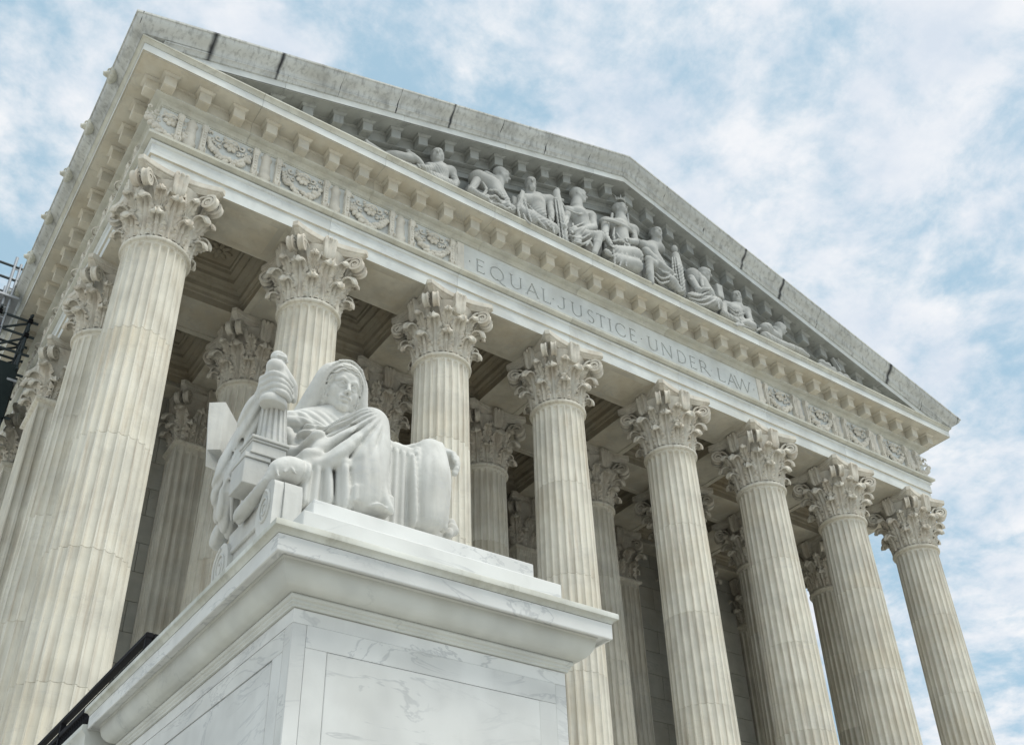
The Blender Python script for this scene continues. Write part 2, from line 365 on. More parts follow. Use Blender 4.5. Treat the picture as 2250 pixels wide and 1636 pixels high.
# ---------------- Corinthian capital pieces, local z = 0 at the ring top (13.93)
ZK = 13.93
def leaf_mesh(h, w, lean, curl, r0, seed=0, nv=24, nu=14):
    rnd = random.Random(seed)
    c = curl; straight = h-c
    L1 = straight*1.02; L2 = c*R_(190); L = L1+L2; t0 = L1/L
    front = []; back = []
    for j in range(nv+1):
        t = j/nv; d = t*L
        if d <= L1:
            q = d/L1; z = straight*q; r = r0+lean*q**2.2; tr, tz = lean*2.2*q**1.2/straight, 1.0
            n_ = math.hypot(tr, tz); tr /= n_; tz /= n_; cth = 0
        else:
            a = (d-L1)/c; r = r0+lean+c*(1-math.cos(a)); z = straight+c*math.sin(a)
            tr, tz = math.sin(a), math.cos(a); cth = a
        nr, nz = tz, -tr        # outward normal of the upward-facing path
        base = 0.80+0.26*math.sin(math.pi*min(1, t/0.72))
        if t > t0*0.92:
            q = (t-t0*0.92)/(1-t0*0.92); base *= (1-0.16*q**2)
        lob = 1-0.30*(0.5-0.5*math.cos(2*math.pi*(t*6.0+0.2)))**3 if 0.06 < t < t0 else 1.0
        hw = w*base*lob*(1+(0.07 if j % 2 else -0.05)*(1 if 0.08 < t < t0 else 0.35))
        if t > 0.86: hw *= math.sqrt(max(0.02, 1-((t-0.86)/0.142)**2))*0.80+0.20
        rf = []; rb = []
        for i in range(nu+1):
            s = -1+2*i/nu; y = hw*s
            rib = 0.034*math.exp(-(s/0.11)**2)-0.022*math.exp(-((abs(s)-0.27)/0.09)**2)
            pip = 0.016*math.cos(s*math.pi*3.0)*(1-abs(s)*0.3)
            lobr = 0.046*math.sin(2*math.pi*(t*6.0-abs(s)*0.9))*abs(s)**1.1 if t < t0 else 0.0
            edge = 0.045*abs(s)**3 if t > 0.3 else 0.0
            curv = -(y*y)/(2*(r0+0.05))*(1.0 if t < t0 else max(0.15, 1-(t-t0)*2.2))
            off = rib+pip+lobr+edge
            hang = -0.10*abs(s)**2.2*hw if cth > 0 else 0.0
            rr = r+nr*off+curv; zz = z+nz*off+hang
            th = (0.034+(0.055*min(1,(t-t0)/(0.5*(1-t0))) if t > t0 else 0.0))*(1-0.35*abs(s))
            rf.append((rr, y, zz)); rb.append((rr-nr*th, y*0.985, zz-nz*th))
        front.append(rf); back.append(rb)
    mb = MB()
    nf = nv+1; k = nu+1
    v = [q for r in front for q in r]+[q for r in back for q in r]; o = nf*k; f = []
    for a in range(nv):
        for i in range(nu):
            f.append((a*k+i, a*k+i+1, (a+1)*k+i+1, (a+1)*k+i)); f.append((o+a*k+i, o+(a+1)*k+i, o+(a+1)*k+i+1, o+a*k+i+1))
        f.append((a*k, (a+1)*k, o+(a+1)*k, o+a*k)); f.append((a*k+nu, o+a*k+nu, o+(a+1)*k+nu, (a+1)*k+nu))
    for i in range(nu):
        f.append((nv*k+i, nv*k+i+1, o+nv*k+i+1, o+nv*k+i))
    mb.add(v, f)
    return mb.mesh('leaf', 38)
LEAF_LO = leaf_mesh(0.64, 0.235, 0.07, 0.125, 0.865)
LEAF_MID = leaf_mesh(0.66, 0.175, 0.20, 0.105, 0.905, 5, 22, 10)
LEAF_UP = leaf_mesh(1.16, 0.265, 0.14, 0.160, 0.85, 3, 30)
def ribbon(path, width, thick, mb, taper=None):
    # path: list of (pos, widthdir); cross-section with a sunken channel
    pts = [np.array(a, float) for a, _ in path]; P = []
    for i, (a, wd) in enumerate(path):
        t = pts[min(i+1,len(pts)-1)]-pts[max(i-1,0)]; t /= np.linalg.norm(t)+1e-9
        wd = np.array(wd, float); wd /= np.linalg.norm(wd); n = np.cross(t, wd); n /= np.linalg.norm(n)+1e-9
        k = taper(i/(len(path)-1)) if taper else 1.0
        w, h = width*k/2, thick*k/2
        sec = [(-w,-h),(-w*0.1,-h*0.9),(w,-h),(w,h),(w*0.72,h*1.15),(w*0.35,h*0.45),(-w*0.35,h*0.45),(-w*0.72,h*1.15),(-w,h)]
        P.append([pts[i]+wd*x+n*y for x, y in sec])
    b0 = len(mb.v); k = len(P[0]); mb.grid(P, True)
    mb.f.append(tuple(b0+i for i in range(k))); mb.f.append(tuple(b0+(len(P)-1)*k+i for i in range(k))[::-1])
def volute_mesh(sign):
    mb = MB(); path = []
    aT = 45-5.5*sign if False else 0
    a_end = R_(-6.0*sign); a_start = R_(-21.0*sign)
    def cyl(r, a, z): return (r*math.cos(a), r*math.sin(a), z)
    # stem rising from the stalk to the volute
    for i in range(9):
        t = i/8; a = a_start+(a_end-a_start)*t**0.8; r = 0.93+0.30*t**2.0; z = 0.86+0.98*(1-(1-t)**1.7)
        path.append((cyl(r, a, z), (-math.sin(a), math.cos(a), 0)))
    cx, cz, R0 = 1.37, 1.60, 0.245
    wd = (-math.sin(a_end), math.cos(a_end), 0)
    for i in range(0, 27):
        th = R_(125-i*27); rr = R0*(1-0.80*i/26)
        path.append((cyl(cx+rr*math.cos(th), a_end, cz+rr*math.sin(th)), wd))
    ribbon(path, 0.17, 0.075, mb, lambda t: 0.60+0.48*min(1, t*3) if t < 0.5 else 1.08-0.25*(t-0.5))
    c = cyl(cx, a_end, cz); mb.ball(c, (0.07,0.10,0.07), 10, 6)
    return mb.mesh('volute', 45)
VOL = {s: volute_mesh(s) for s in (1, -1)}
def helix_mesh(sign):
    mb = MB(); path = []
    # small inner helix turning to the middle of the face (angle 0), starting from the stalk at +-22.5 deg
    def on(a, r, z): return (r*math.cos(a), r*math.sin(a), z)
    for i in range(7):
        t = i/6; a = R_(sign*(21-8.5*t**1.3)); r = 0.93+0.06*t; z = 0.86+0.70*t
        path.append((on(a, r, z), (math.cos(a), math.sin(a), 0.0)))
    a0 = R_(sign*8.2); cz = 1.56; R0 = 0.095
    for i in range(1, 18):
        th = R_(180*(1 if sign < 0 else 0) + (-1 if sign < 0 else 1)*i*30); rr = R0*(1-0.7*i/18)
        ya = rr*math.cos(th)*1.0; za = rr*math.sin(th)
        a = a0+ya/1.0; path.append((on(a, 1.0, cz+za), (math.cos(a), math.sin(a), 0.0)))
    ribbon(path, 0.10, 0.045, mb, lambda t: 0.6+0.3*min(1, t*3))
    return mb.mesh('helix', 45)
HEL = {s: helix_mesh(s) for s in (1, -1)}
mb = MB()
for k in range(10):
    pass
mb.tube([(0.90,0,0.35),(0.93,0,0.62),(0.95,0,0.86)], [0.045,0.06,0.085], 10); mb.lathe([(0.02,0),(0.10,0.0),(0.115,0.03),(0.10,0.06),(0.02,0.06)], 12, (0.95,0,0.84))
STALK = mb.mesh('stalk', 40)
mb = MB()                                            # fleuron: upright carved slab with a fluted front and knobbed crest
rows = []
for z, hwid, dep in ((1.46,0.13,0.03),(1.52,0.17,0.10),(1.66,0.185,0.13),(1.85,0.19,0.14),(2.02,0.20,0.16),(2.12,0.205,0.19),(2.17,0.19,0.17)):
    rows.append([(0.88, hwid, z)]+[(1.0+dep-0.05*(1-abs(q))*(1 if z > 1.5 else 0)+0.018*math.cos(q*9), hwid*q, z) for q in (1,0.8,0.55,0.3,0,-0.3,-0.55,-0.8,-1)]+[(0.88,-hwid, z)])
mb.grid(rows, True); k = len(rows[0]); mb.f.append(tuple(range(k))[::-1]); mb.f.append(tuple(6*k+j for j in range(k)))
for q in (-1,0,1): mb.ball((1.12,0.13*q,2.15), (0.075,0.065,0.075), 8, 5)
FLEUR = mb.mesh('fleuron', 50)
def abacus_plan(corner, mid, cut, n=10):
    P = []
    for k in range(4):
        # side from corner (k) to corner (k+1); outward direction angle
        c, s_ = math.cos(R_(90*k-90)), math.sin(R_(90*k-90))
        for i in range(n+1):
            t = -1+2*i/n; u = t*(corner-cut*0.5); d = mid+(corner-mid)*abs(t)**2.0
            d -= 0.0
            P.append((d*c - u*s_, d*s_ + u*c))
    return P
mb = MB(); rows = []
for (dz, sc, md) in [(1.93,1.04,0.86),(1.97,1.075,0.90),(2.02,1.16,0.965),(2.05,1.165,0.97),(2.055,1.20,1.0),(2.075,1.225,1.02),(2.18,1.225,1.02),(2.228,1.225,1.02)]:
    rows.append([(x, y, dz) for x, y in abacus_plan(sc, md, 0.22)])
mb.grid(rows, True); k = len(rows[0]); mb.f.append(tuple(range(k))[::-1]); mb.f.append(tuple((len(rows)-1)*k+j for j in range(k)))
ABAC = mb.mesh('abacus', 30)
mb = MB(); mb.lathe([(0.3,-0.02),(0.80,-0.02),(0.83,0.3),(0.845,0.9),(0.875,1.3),(0.94,1.7),(1.02,1.88),(1.03,1.93),(0.3,1.93)], 40)
BELL = mb.mesh('column_core', 40)

def make_column(x, y, name='column', nd=5):
    c = part(name, BELL, M['capital'], loc=(x, y, ZK))
    for i in range(5):
        link('drum', DRUMS[i], M['column'], c, loc=(0,0,-ZK))
    link('ring', RING, M['column'], c, loc=(0,0,-ZK))
    link('base', BASE, M['column'], c, loc=(0,0,FLOOR-ZK))
    link('abacus', ABAC, M['capital'], c)
    for k in range(8):
        link('leaf', LEAF_LO, M['capital'], c, rz=R_(22.5+45*k))
        link('leaf', LEAF_UP, M['capital'], c, rz=R_(45*k))
        link('stalk', STALK, M['capital'], c, rz=R_(22.5+45*k)); link('leaf', LEAF_MID, M['capital'], c, loc=(0,0,0.72), rz=R_(22.5+45*k))
    for k in range(4):
        for s in (1, -1):
            link('volute', VOL[s], M['capital'], c, rz=R_(45+90*k))
            link('helix', HEL[s], M['capital'], c, rz=R_(90*k))
        link('fleuron', FLEUR, M['capital'], c, rz=R_(90*k))
    return c
for i in range(8): make_column(X(i), 0.0)
for i in range(8): make_column(X(i), D1)

# ---------------- pilasters on the wall line and along the flank
PH = 0.93
def pier_plan(z, cut=0.0, fl=True):
    P = []
    n = 7; pit = 2*PH/n; hw = pit*0.36
    h = PH-cut
    for k in range(4):
        c, s_ = math.cos(R_(90*k-90)), math.sin(R_(90*k-90)); row = []
        row.append((-h, h))
        for i in range(n):
            o = -PH+pit*(i+0.5)
            for q in (-1,-0.9,-0.6,0,0.6,0.9,1): row.append((o+q*hw, h-(0.06*math.sqrt(1-q*q) if fl else 0)))
        for u, d in row: P.append((d*c-u*s_, d*s_+u*c, z))
    return P
def pier_mesh(z0, z1):
    rows = [pier_plan(z0, 0.006, False), pier_plan(z0+0.02, 0.0, False), pier_plan(z0+0.12, 0.0, False), pier_plan(z0+0.16), pier_plan(z1-0.24), pier_plan(z1-0.17, 0.0, False), pier_plan(z1, 0.0, False)]
    mb = MB(); mb.grid(rows, True); k = len(rows[0]); mb.f.append(tuple(range(k))[::-1]); mb.f.append(tuple(6*k+j for j in range(k)))
    return mb.mesh('shaft', 30)
PSH = pier_mesh(ZS0, ZS1)
def sq_stack(rows_, mb):
    rows = [[(-h,-h,z),(h,-h,z),(h,h,z),(-h,h,z)] for h, z in rows_]
    b0 = len(mb.v); mb.grid(rows, True); mb.f.append((b0+3,b0+2,b0+1,b0)); e = b0+4*(len(rows)-1); mb.f.append((e,e+1,e+2,e+3)); return mb
PRING = sq_stack([(0.90,13.70),(0.96,13.72),(1.03,13.76),(1.05,13.81),(1.03,13.87),(0.97,13.90),(0.94,13.93)], MB()).mesh('ring')
PBELL = sq_stack([(0.88,-0.02),(0.90,0.6),(0.93,1.3),(0.99,1.75),(1.06,1.93)], MB()).mesh('pilaster_core')
PBASE = sq_stack([(1.30,0.0),(1.30,0.30),(1.26,0.32),(1.27,0.45),(1.16,0.56),(1.08,0.66),(1.10,0.80),(0.97,0.95)], MB()).mesh('base')
def make_pilaster(x, y, sides=(0,1,2,3)):
    c = part('pilaster', PBELL, M['capital'], loc=(x, y, ZK))
    link('shaft', PSH, M['column'], c, loc=(0,0,-ZK)); link('ring', PRING, M['column'], c, loc=(0,0,-ZK)); link('base', PBASE, M['column'], c, loc=(0,0,FLOOR-ZK))
    link('abacus', ABAC, M['capital'], c)
    for k in sides:                                   # 0: faces +x, 1: +y, 2: -x, 3: -y
        a = R_(90*k); d = np.array((math.cos(a), math.sin(a))); t = np.array((-d[1], d[0]))
        for u in (-0.62, 0.0, 0.62):
            o = d*0.05+t*u; link('leaf', LEAF_LO, M['capital'], c, loc=(o[0], o[1], 0), rz=a)
        for u in (-0.32, 0.32):
            o = d*0.06+t*u; link('leaf', LEAF_UP, M['capital'], c, loc=(o[0], o[1], 0), rz=a)
        link('fleuron', FLEUR, M['capital'], c, rz=a)
    for k in range(4):
        a = R_(45+90*k)
        link('leaf', LEAF_UP, M['capital'], c, loc=(0.36*math.cos(a), 0.36*math.sin(a), 0), rz=a)
        for s in (1, -1): link('volute', VOL[s], M['capital'], c, loc=(0.06*math.cos(a), 0.06*math.sin(a), 0), rz=a)
make_pilaster(0.0, D2); 
for i in range(1, 7): make_pilaster(X(i), D2, (0, 2, 3))
make_pilaster(W, D2)
for y in (13.5, 18.0): make_pilaster(0.0, y, (2, 3))

# ---------------- cella wall of ashlar blocks
wall = part('wall', MB().box((0.6,9.35,FLOOR), (W-0.6,10.2,17.6)).box((-0.45,9.9,FLOOR), (0.4,YB-0.5,17.6)).box((W-0.4,9.9,FLOOR), (W+0.45,YB-0.5,17.6)).mesh(), M['wall'])
BLK = {}
def wall_block(L, H, T):
    k = (round(L,3), round(H,3), round(T,3))
    if k not in BLK: BLK[k] = MB().bbox((-L/2+0.006,-T,0.006), (L/2-0.006,0,H-0.006), 0.012).mesh('wall_block')
    return BLK[k]
ch = 1.02; nc = 19
for r in range(nc):
    z = FLOOR+r*ch; x = 0.97; k = 0
    Ls = [2.3]*12; off = 0 if r % 2 == 0 else 1.15
    edges = [0.97]; q = 0.97+(2.3 if not off else 1.15)
    while q < W-0.97-0.4: edges.append(q); q += 2.5
    edges.append(W-0.97)
    for a, c in zip(edges[:-1], edges[1:]):
        link('wall_block', wall_block(c-a, ch, 0.12), M['wall'], wall, loc=((a+c)/2, 9.35, z))

# ---------------- architrave, in blocks from column to column
PR_ARCH = [(0.875,16.16),(0.875,16.60),(0.935,16.615),(0.935,16.98),(0.955,16.99)]+arc(0.955,17.05,0.05,-60,60,4)+[(0.93,17.12),(-0.86,17.12),(-0.86,16.16)]
PR_TAEN = [(0.90,17.123),(1.00,17.123),(1.04,17.13),(1.09,17.17),(1.125,17.185),(1.130,17.27),(1.10,17.285),(0.5,17.285),(0.5,17.123)]
PR_FRIE = [(0.90,17.288),(0.90,18.55),(0.2,18.55),(0.2,17.288)]
gap = 0.004
def two_tone(o, m2):
    me = o.data; me.materials.append(m2)
    for q in me.polygons:
        if q.normal.z < -0.9: q.material_index = 1
    return o
runs = [[('L',4.5-gap),('CL',),('F',4.5-gap)]] + [[('F',X(i)+gap),('F',X(i+1)-gap)] for i in range(1,6)] + [[('F',X(6)+gap),('CR',),('R',4.5-gap)]]
runs += [[('L',4.5*(k+1)-gap),('L',4.5*k+gap)] for k in range(1,7)] + [[('R',4.5*k+gap),('R',4.5*(k+1)-gap)] for k in range(1,3)]
for rn in runs:
    two_tone(part('architrave_block', sweep(PR_ARCH, rn), M['entab']), M['soffit'])
    part('taenia_moulding', sweep(PR_TAEN, rn, sm=50), M['mould'])
    part('frieze_block', sweep(PR_FRIE, rn), M['entab'])

# ---------------- portico ceiling: beams, sunk soffit borders, coffers
def hbeam(x0, x1, y0, y1, name='ceiling_beam', solid=True):
    mb = MB()
    if solid: mb.box((x0,y0,ZA+0.03), (x1,y1,17.3))
    e = 0.20
    for a, c in (((x0,y0),(x1,y0+e)), ((x0,y1-e),(x1,y1)), ((x0,y0+e),(x0+e,y1-e)), ((x1-e,y0+e),(x1,y1-e))):
        mb.box((a[0],a[1],ZA-0.002), (c[0],c[1],ZA+0.031))
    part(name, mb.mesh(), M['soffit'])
BW = 0.86
for i in range(7):
    hbeam(X(i)+1.25, X(i+1)-1.25, -0.80, 0.80, 'architrave_soffit', False)
    hbeam(X(i)+BW, X(i+1)-BW, D1-BW, D1+BW); hbeam(X(i)+BW, X(i+1)-BW, D2-BW+0.25, D2+BW)
for i in range(8):
    for y0, y1 in ((BW, D1-BW), (D1+BW, D2-BW)):
        if i in (0, 7): continue
        hbeam(X(i)-BW, X(i)+BW, y0, y1)
    if 0 < i < 7: b = MB(); b.box((X(i)-BW,D1-BW,ZA+0.001), (X(i)+BW,D1+BW,17.3)); part('ceiling_beam', b.mesh(), M['soffit'])
for i in (0, 7):
    b = MB(); b.box((X(i)-0.5,D1-BW,ZA+0.002), (X(i)+BW,D1+BW,17.1)) if i == 0 else b.box((X(i)-BW,D1-BW,ZA+0.002), (X(i)+0.5,D1+BW,17.1)); part('ceiling_beam', b.mesh(), M['soffit'])
ROS = MB()
for k in range(8):
    a = R_(45*k); rot = np.array(((math.cos(a),-math.sin(a),0),(math.sin(a),math.cos(a),0),(0,0,1))); ROS.ball((0.24*math.cos(a),0.24*math.sin(a),0), (0.19,0.085,0.06), 8, 5, rot)
ROS.ball((0,0,-0.03), (0.11,0.11,0.09), 10, 6); ROS = ROS.mesh('rosette', 60)
for i in range(7):
    for (y0, y1) in ((BW, D1-BW), (D1+BW, D2-BW)):
        x0, x1 = X(i)+BW, X(i+1)-BW
        rows = []
        for ins, z in [(0.003,16.165),(0.003,16.42),(0.05,16.44),(0.07,16.55),(0.16,16.60),(0.17,16.78),(0.30,16.80),(0.33,16.86),(0.52,16.87),(0.53,17.00),(0.72,17.01),(0.75,17.12),(0.80,17.13),(0.82,17.22)]:
            rows.append([(x0+ins,y0+ins,z),(x1-ins,y0+ins,z),(x1-ins,y1-ins,z),(x0+ins,y1-ins,z)])
        mb = MB(); mb.grid(rows, True); e = 4*(len(rows)-1); mb.f.append((e,e+1,e+2,e+3))
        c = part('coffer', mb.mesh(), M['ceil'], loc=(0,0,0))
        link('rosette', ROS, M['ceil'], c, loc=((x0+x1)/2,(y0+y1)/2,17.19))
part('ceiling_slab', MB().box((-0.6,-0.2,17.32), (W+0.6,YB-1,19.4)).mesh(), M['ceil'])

# ---------------- carved frieze: garland panels between scroll consoles
def fruit_panel(w, seed):
    rnd = random.Random(seed); mb = MB()
    # hanging swag of fruit between the consoles, thick in the middle, heaped at both ends
    for k in range(46):
        t = -1+2*(k+rnd.random())/46; u = t*0.47*w
        zc = 0.17+0.50*abs(t)**2.2; sp = 0.12*(1-0.25*abs(t))
        z = zc+rnd.uniform(-1,1)*sp+0.05; r = rnd.uniform(0.058, 0.092)*(1 if abs(t) > 0.25 else 0.9)
        a = rnd.uniform(0, 3.1); rot = np.array(((math.cos(a),0,math.sin(a)),(0,1,0),(-math.sin(a),0,math.cos(a))))
        mb.ball((u, -0.055-rnd.random()*0.05, max(0.07,z)), (r*1.2, r*1.05, r*0.92), 8, 5, rot)
    for s in (-1, 1):                                # ribbons and tendrils above the swag
        for (u0, z0, r0, a0, da) in ((0.27,1.00,0.12,200,1),(0.40,0.88,0.10,20,-1),(0.20,0.70,0.08,120,-1),(0.43,1.10,0.07,300,1),(0.13,1.10,0.07,60,1),(0.33,0.74,0.06,250,-1)):
            pts = [(s*(u0*w+r0*(1-0.09*i)*math.cos(R_(a0+da*36*i))), -0.035-0.012*i/10, z0+r0*(1-0.09*i)*math.sin(R_(a0+da*36*i))) for i in range(10)]
            mb.tube(pts, [0.016+0.020*math.sin(math.pi*i/9) for i in range(10)], 6)
    mb.v = [(x, y*0.88, z) for x, y, z in mb.v]
    return mb.mesh('fruit_garland', 60)
def rosette_v(w):
    mb = MB()
    for k in range(7):
        a = 2*math.pi*k/7; rot = np.array(((math.cos(a),0,-math.sin(a)),(0,1,0),(math.sin(a),0,math.cos(a))))
        mb.ball((0.13*math.cos(a), -0.05, 0.13*math.sin(a)), (0.11,0.06,0.075), 8, 5, rot)
    mb.ball((0,-0.09,0), (0.075,0.06,0.075), 10, 6); mb.lathe([(0.25,0.0),(0.27,0.03),(0.22,0.05)], 20)
    return mb.mesh('rosette', 60)
GARL = [fruit_panel(1.36, s) for s in (1, 2, 3, 4, 5)]; RSV = rosette_v(1)
def console_mesh():
    mb = MB()
    # moulded altar-like middle: stacked convex bands
    prof = [(0.0,0.02),(0.13,0.02),(0.14,0.10),(0.10,0.14),(0.12,0.20),(0.16,0.28),(0.165,0.34),(0.10,0.38),(0.11,0.42),(0.11,0.60),(0.12,0.66),(0.09,0.68),(0.085,0.95),(0.12,1.02),(0.13,1.08),(0.07,1.12),(0.05,1.24),(0.0,1.24)]
    mb.lathe([(p*0.75+0.10, z) for p, z in prof], 15, (0,0.08,0), math.pi, 2*math.pi)
    return mb.mesh('altar', 40)
def scroll_mesh():
    mb = MB(); w = 0.075
    pts = []
    for i in range(25):                              # S-curve: big scroll at the foot, small one at the head
        t = i/24; z = 0.05+1.15*t; d = 0.10+0.10*math.sin(math.pi*(1-t)**0.8)*(1-t)+0.075*math.exp(-((t-0.88)/0.12)**2)
        pts.append((d, z))
    rows = [[(-w,0.05,z),(-w,-d,z),(-w*0.55,-d-0.02,z),(0,-d-0.005,z),(w*0.55,-d-0.02,z),(w,-d,z),(w,0.05,z)] for d, z in pts]
    mb.grid(rows); k = 7
    mb.f.append(tuple(range(k))); mb.f.append(tuple(24*k+j for j in range(k))[::-1])
    for (z, r) in ((0.16, 0.13), (1.06, 0.10)):
        for s in (-1, 1):
            path = [((s*(w+0.005)), -0.13+r*(1-0.8*i/16)*math.cos(R_(90+s*0-i*32)), z+r*(1-0.8*i/16)*math.sin(R_(90-i*32))) for i in range(17)]
            mb.tube(path, 0.018, 6)
    for i in range(6): mb.ball((0,-0.165,0.34+i*0.11), (0.045,0.03,0.05), 6, 4)
    return mb.mesh('scroll', 45)
ALTAR, SCROLL = console_mesh(), scroll_mesh()
ZF = 17.29
def frieze_unit(f):          # f maps local (u along, depth) -> (loc, rz)
    pass
def add_panel(loc, rz, k):
    p = part('garland_panel', GARL[k % 5], M['relief'], loc=loc, rz=rz)
    link('rosette', RSV, M['relief'], p, loc=(0.02,-0.02,0.86))
def add_console(loc, rz):
    p = part('frieze_console', ALTAR, M['relief'], loc=loc, rz=rz)
    for s in (-1, 1): link('scroll', SCROLL, M['relief'], p, loc=(s*0.36,0,0))
# the frieze runs: panel centres every 2.29 m
PER = 2.287
for side in (0, 1):
    mir = (lambda x: x) if side == 0 else (lambda x: W-x)
    for k in range(4):
        add_panel((mir(1.155+PER*k), -0.90, ZF), 0.0, k+side)
    for k in range(4): add_console((mir(0.01+PER*k), -0.90, ZF), 0.0)
    # half console closing the run at the inscription
    c = part('frieze_console', ALTAR, M['relief'], loc=(mir(8.98), -0.86, ZF)); link('scroll', SCROLL, M['relief'], c, loc=((-0.22 if side == 0 else 0.22),0.0,0))
    b = MB(); b.bbox((-0.13,-0.075,0.02), (0.13,0.1,1.25), 0.012); 
    part('frieze_strip', b.mesh(), M['relief'], loc=(mir(9.10), -0.90, ZF))
    # corner half panels and flank
    add_panel((mir(-0.62), -0.86, ZF), 0.0, 2)
for k in range(9):
    add_panel((-0.90, 1.155+PER*k-1.14, ZF), R_(-90), k) if k % 1 == 0 and k > 0 else None
    add_console((-0.90, 2.29+PER*k-1.14, ZF), R_(-90))
for k in range(2):
    add_panel((W+0.90, 0.2+PER*k, ZF), R_(90), k); add_console((W+0.90, 1.35+PER*k, ZF), R_(90))

# ---------------- bed moulding, modillion band, corona, fillet
PR_BED = [(0.90,18.553),(0.925,18.56),(0.925,18.61)]+arc(1.06,18.60,0.12,175,110,5)+[(1.03,18.73),(1.19,18.745)]+[(1.215,18.76),(1.215,18.80),(1.18,18.81),(1.16,18.815),(0.3,18.815),(0.3,18.553)]
PR_BAND = [(1.15,18.818),(1.15,19.20),(1.20,19.22),(1.215,19.25),(0.3,19.25),(0.3,18.818)]
PR_COR = [(0.3,19.253),(1.86,19.253),(1.865,19.268),(1.90,19.268),(1.905,19.25),(1.92,19.25),(1.92,19.53),(1.60,19.53),(0.3,19.53)]
PR_FIL = [(1.90,19.533),(1.935,19.54),(1.94,19.57),(1.955,19.60),(1.99,19.64),(2.01,19.66),(2.03,19.665),(2.03,19.715),(2.01,19.73),(0.3,19.73),(0.3,19.533)]
def uruns(joints):
    xs = joints
    r = [[('L',3.2-gap),('CL',),('F',xs[0]-gap)]]
    r += [[('F',a+gap),('F',c-gap)] for a, c in zip(xs[:-1], xs[1:])]
    r += [[('F',xs[-1]+gap),('CR',),('R',3.2-gap)]]
    r += [[('L',c-gap),('L',a+gap)] for a, c in zip([3.2+4.1*k for k in range(8)], [3.2+4.1*(k+1) for k in range(8)])]
    r += [[('R',3.2+gap),('R',12.0)]]
    return r
mod_pitch = 1.0252
MX = [-0.945+mod_pitch*k for k in range(34)]
cj = [(MX[k]+MX[k+1])/2 for k in range(2, 33, 4)]
for rn in uruns(cj):
    part('bed_moulding', sweep(PR_BED, rn, sm=40), M['mould'])
    part('modillion_band', sweep(PR_BAND, rn, sm=40), M['soffit'])
    two_tone(part('corona_block', sweep(PR_COR, rn), M['entab']), M['soffit'])
    part('cornice_fillet', sweep(PR_FIL, rn, sm=40), M['mould'])
# soffit facing panels between the modillions are the underside of the corona; slightly warmer stone
def mod_mesh(shear=0.0):
    # local: x along, -y outward from the band face (y=0 at p=1.15), z=0 at the soffit
    mb = MB()
    rows = []
    def prism(prof, hw):
        b0 = len(mb.v); k = len(prof)
        mb.add([(s*hw, -y, z) for s in (-1, 1) for y, z in prof], [tuple(range(k)), tuple(k+j for j in range(k))[::-1]]+[(j, k+j, k+(j+1)%k, (j+1)%k) for j in range(k)])
    prism([(0.0,-0.46),(0.30,-0.46),(0.375,-0.445),(0.375,-0.16),(0.375,-0.075),(0.0,-0.075)], 0.175)
    body = mb; cap = MB()
    h = [(0.175,0.375,-0.078),(0.195,0.395,-0.07),(0.215,0.42,-0.05),(0.245,0.45,-0.028),(0.25,0.455,-0.02),(0.25,0.455,0.008)]
    rw = [[(-a,0.0,z),(-a,-d,z),(a,-d,z),(a,0.0,z)] for a, d, z in h]
    cap.grid(rw); cap.f.append((3,2,1,0))
    for q in (body, cap):
        q.v = [(x, y, z+shear*x) for x, y, z in q.v]
    m1, m2 = body.mesh('modillion'), cap.mesh('cap')
    bm = bmesh.new(); bm.from_mesh(m1); bmesh.ops.recalc_face_normals(bm, faces=bm.faces); bmesh.ops.bevel(bm, geom=[e for e in bm.edges], offset=0.008, segments=1, affect='EDGES'); bm.to_mesh(m1); bm.free()
    return m1, m2
MODS = {0: mod_mesh(), 1: mod_mesh(SL), -1: mod_mesh(-SL)}
def add_mod(loc, rz=0.0, kind=0, mat='soffit'):
    o = part('modillion', MODS[kind][0], M[mat], loc=loc, rz=rz)
    link('cap', MODS[kind][1], M[mat], o)
for x in MX: add_mod((x, -1.15, 19.25))
for k in range(0, 18): add_mod((-1.15, -0.945+1.0252*k, 19.25-(0.003 if k == 0 else 0)), R_(-90))
for k in range(1, 7): add_mod((W+1.15, -0.945+1.0252*k, 19.25), R_(90))

# ---------------- raking cornice
dB, dC, dF, dS = 1.92*SL, 1.92*SL, 2.03*SL, 2.39*SL
RK_BED = [(p-0.004, z+dC) for p, z in PR_BED]
RK_BAND = [(p, z+dC) for p, z in PR_BAND]
RK_COR = [(min(p, 1.895), z+dC) for p, z in PR_COR]
RK_FIL = [(p+0.014 if p > 1 else p, z+dC) for p, z in PR_FIL]
SIMA = [(1.99,19.722),(2.046,19.726),(2.06,19.765),(2.085,19.80),(2.13,19.835),(2.20,19.865),(2.27,19.905),(2.32,19.96),(2.345,20.03),(2.35,20.055),(2.385,20.06),(2.39,20.12)]
def rk(pt): return (pt[0], pt[1]+SL*(pt[0] if pt[0] > 2.05 else 1.92))
RK_SIMA = [rk(q) for q in SIMA]+[(1.2, 20.12+SL*2.39), (1.2, 19.722+SL*1.99)]
HZ_SIMA = SIMA+[(1.2,20.12),(1.2,19.722)]
sx = [-0.17+2.04*k for k in range(8)]
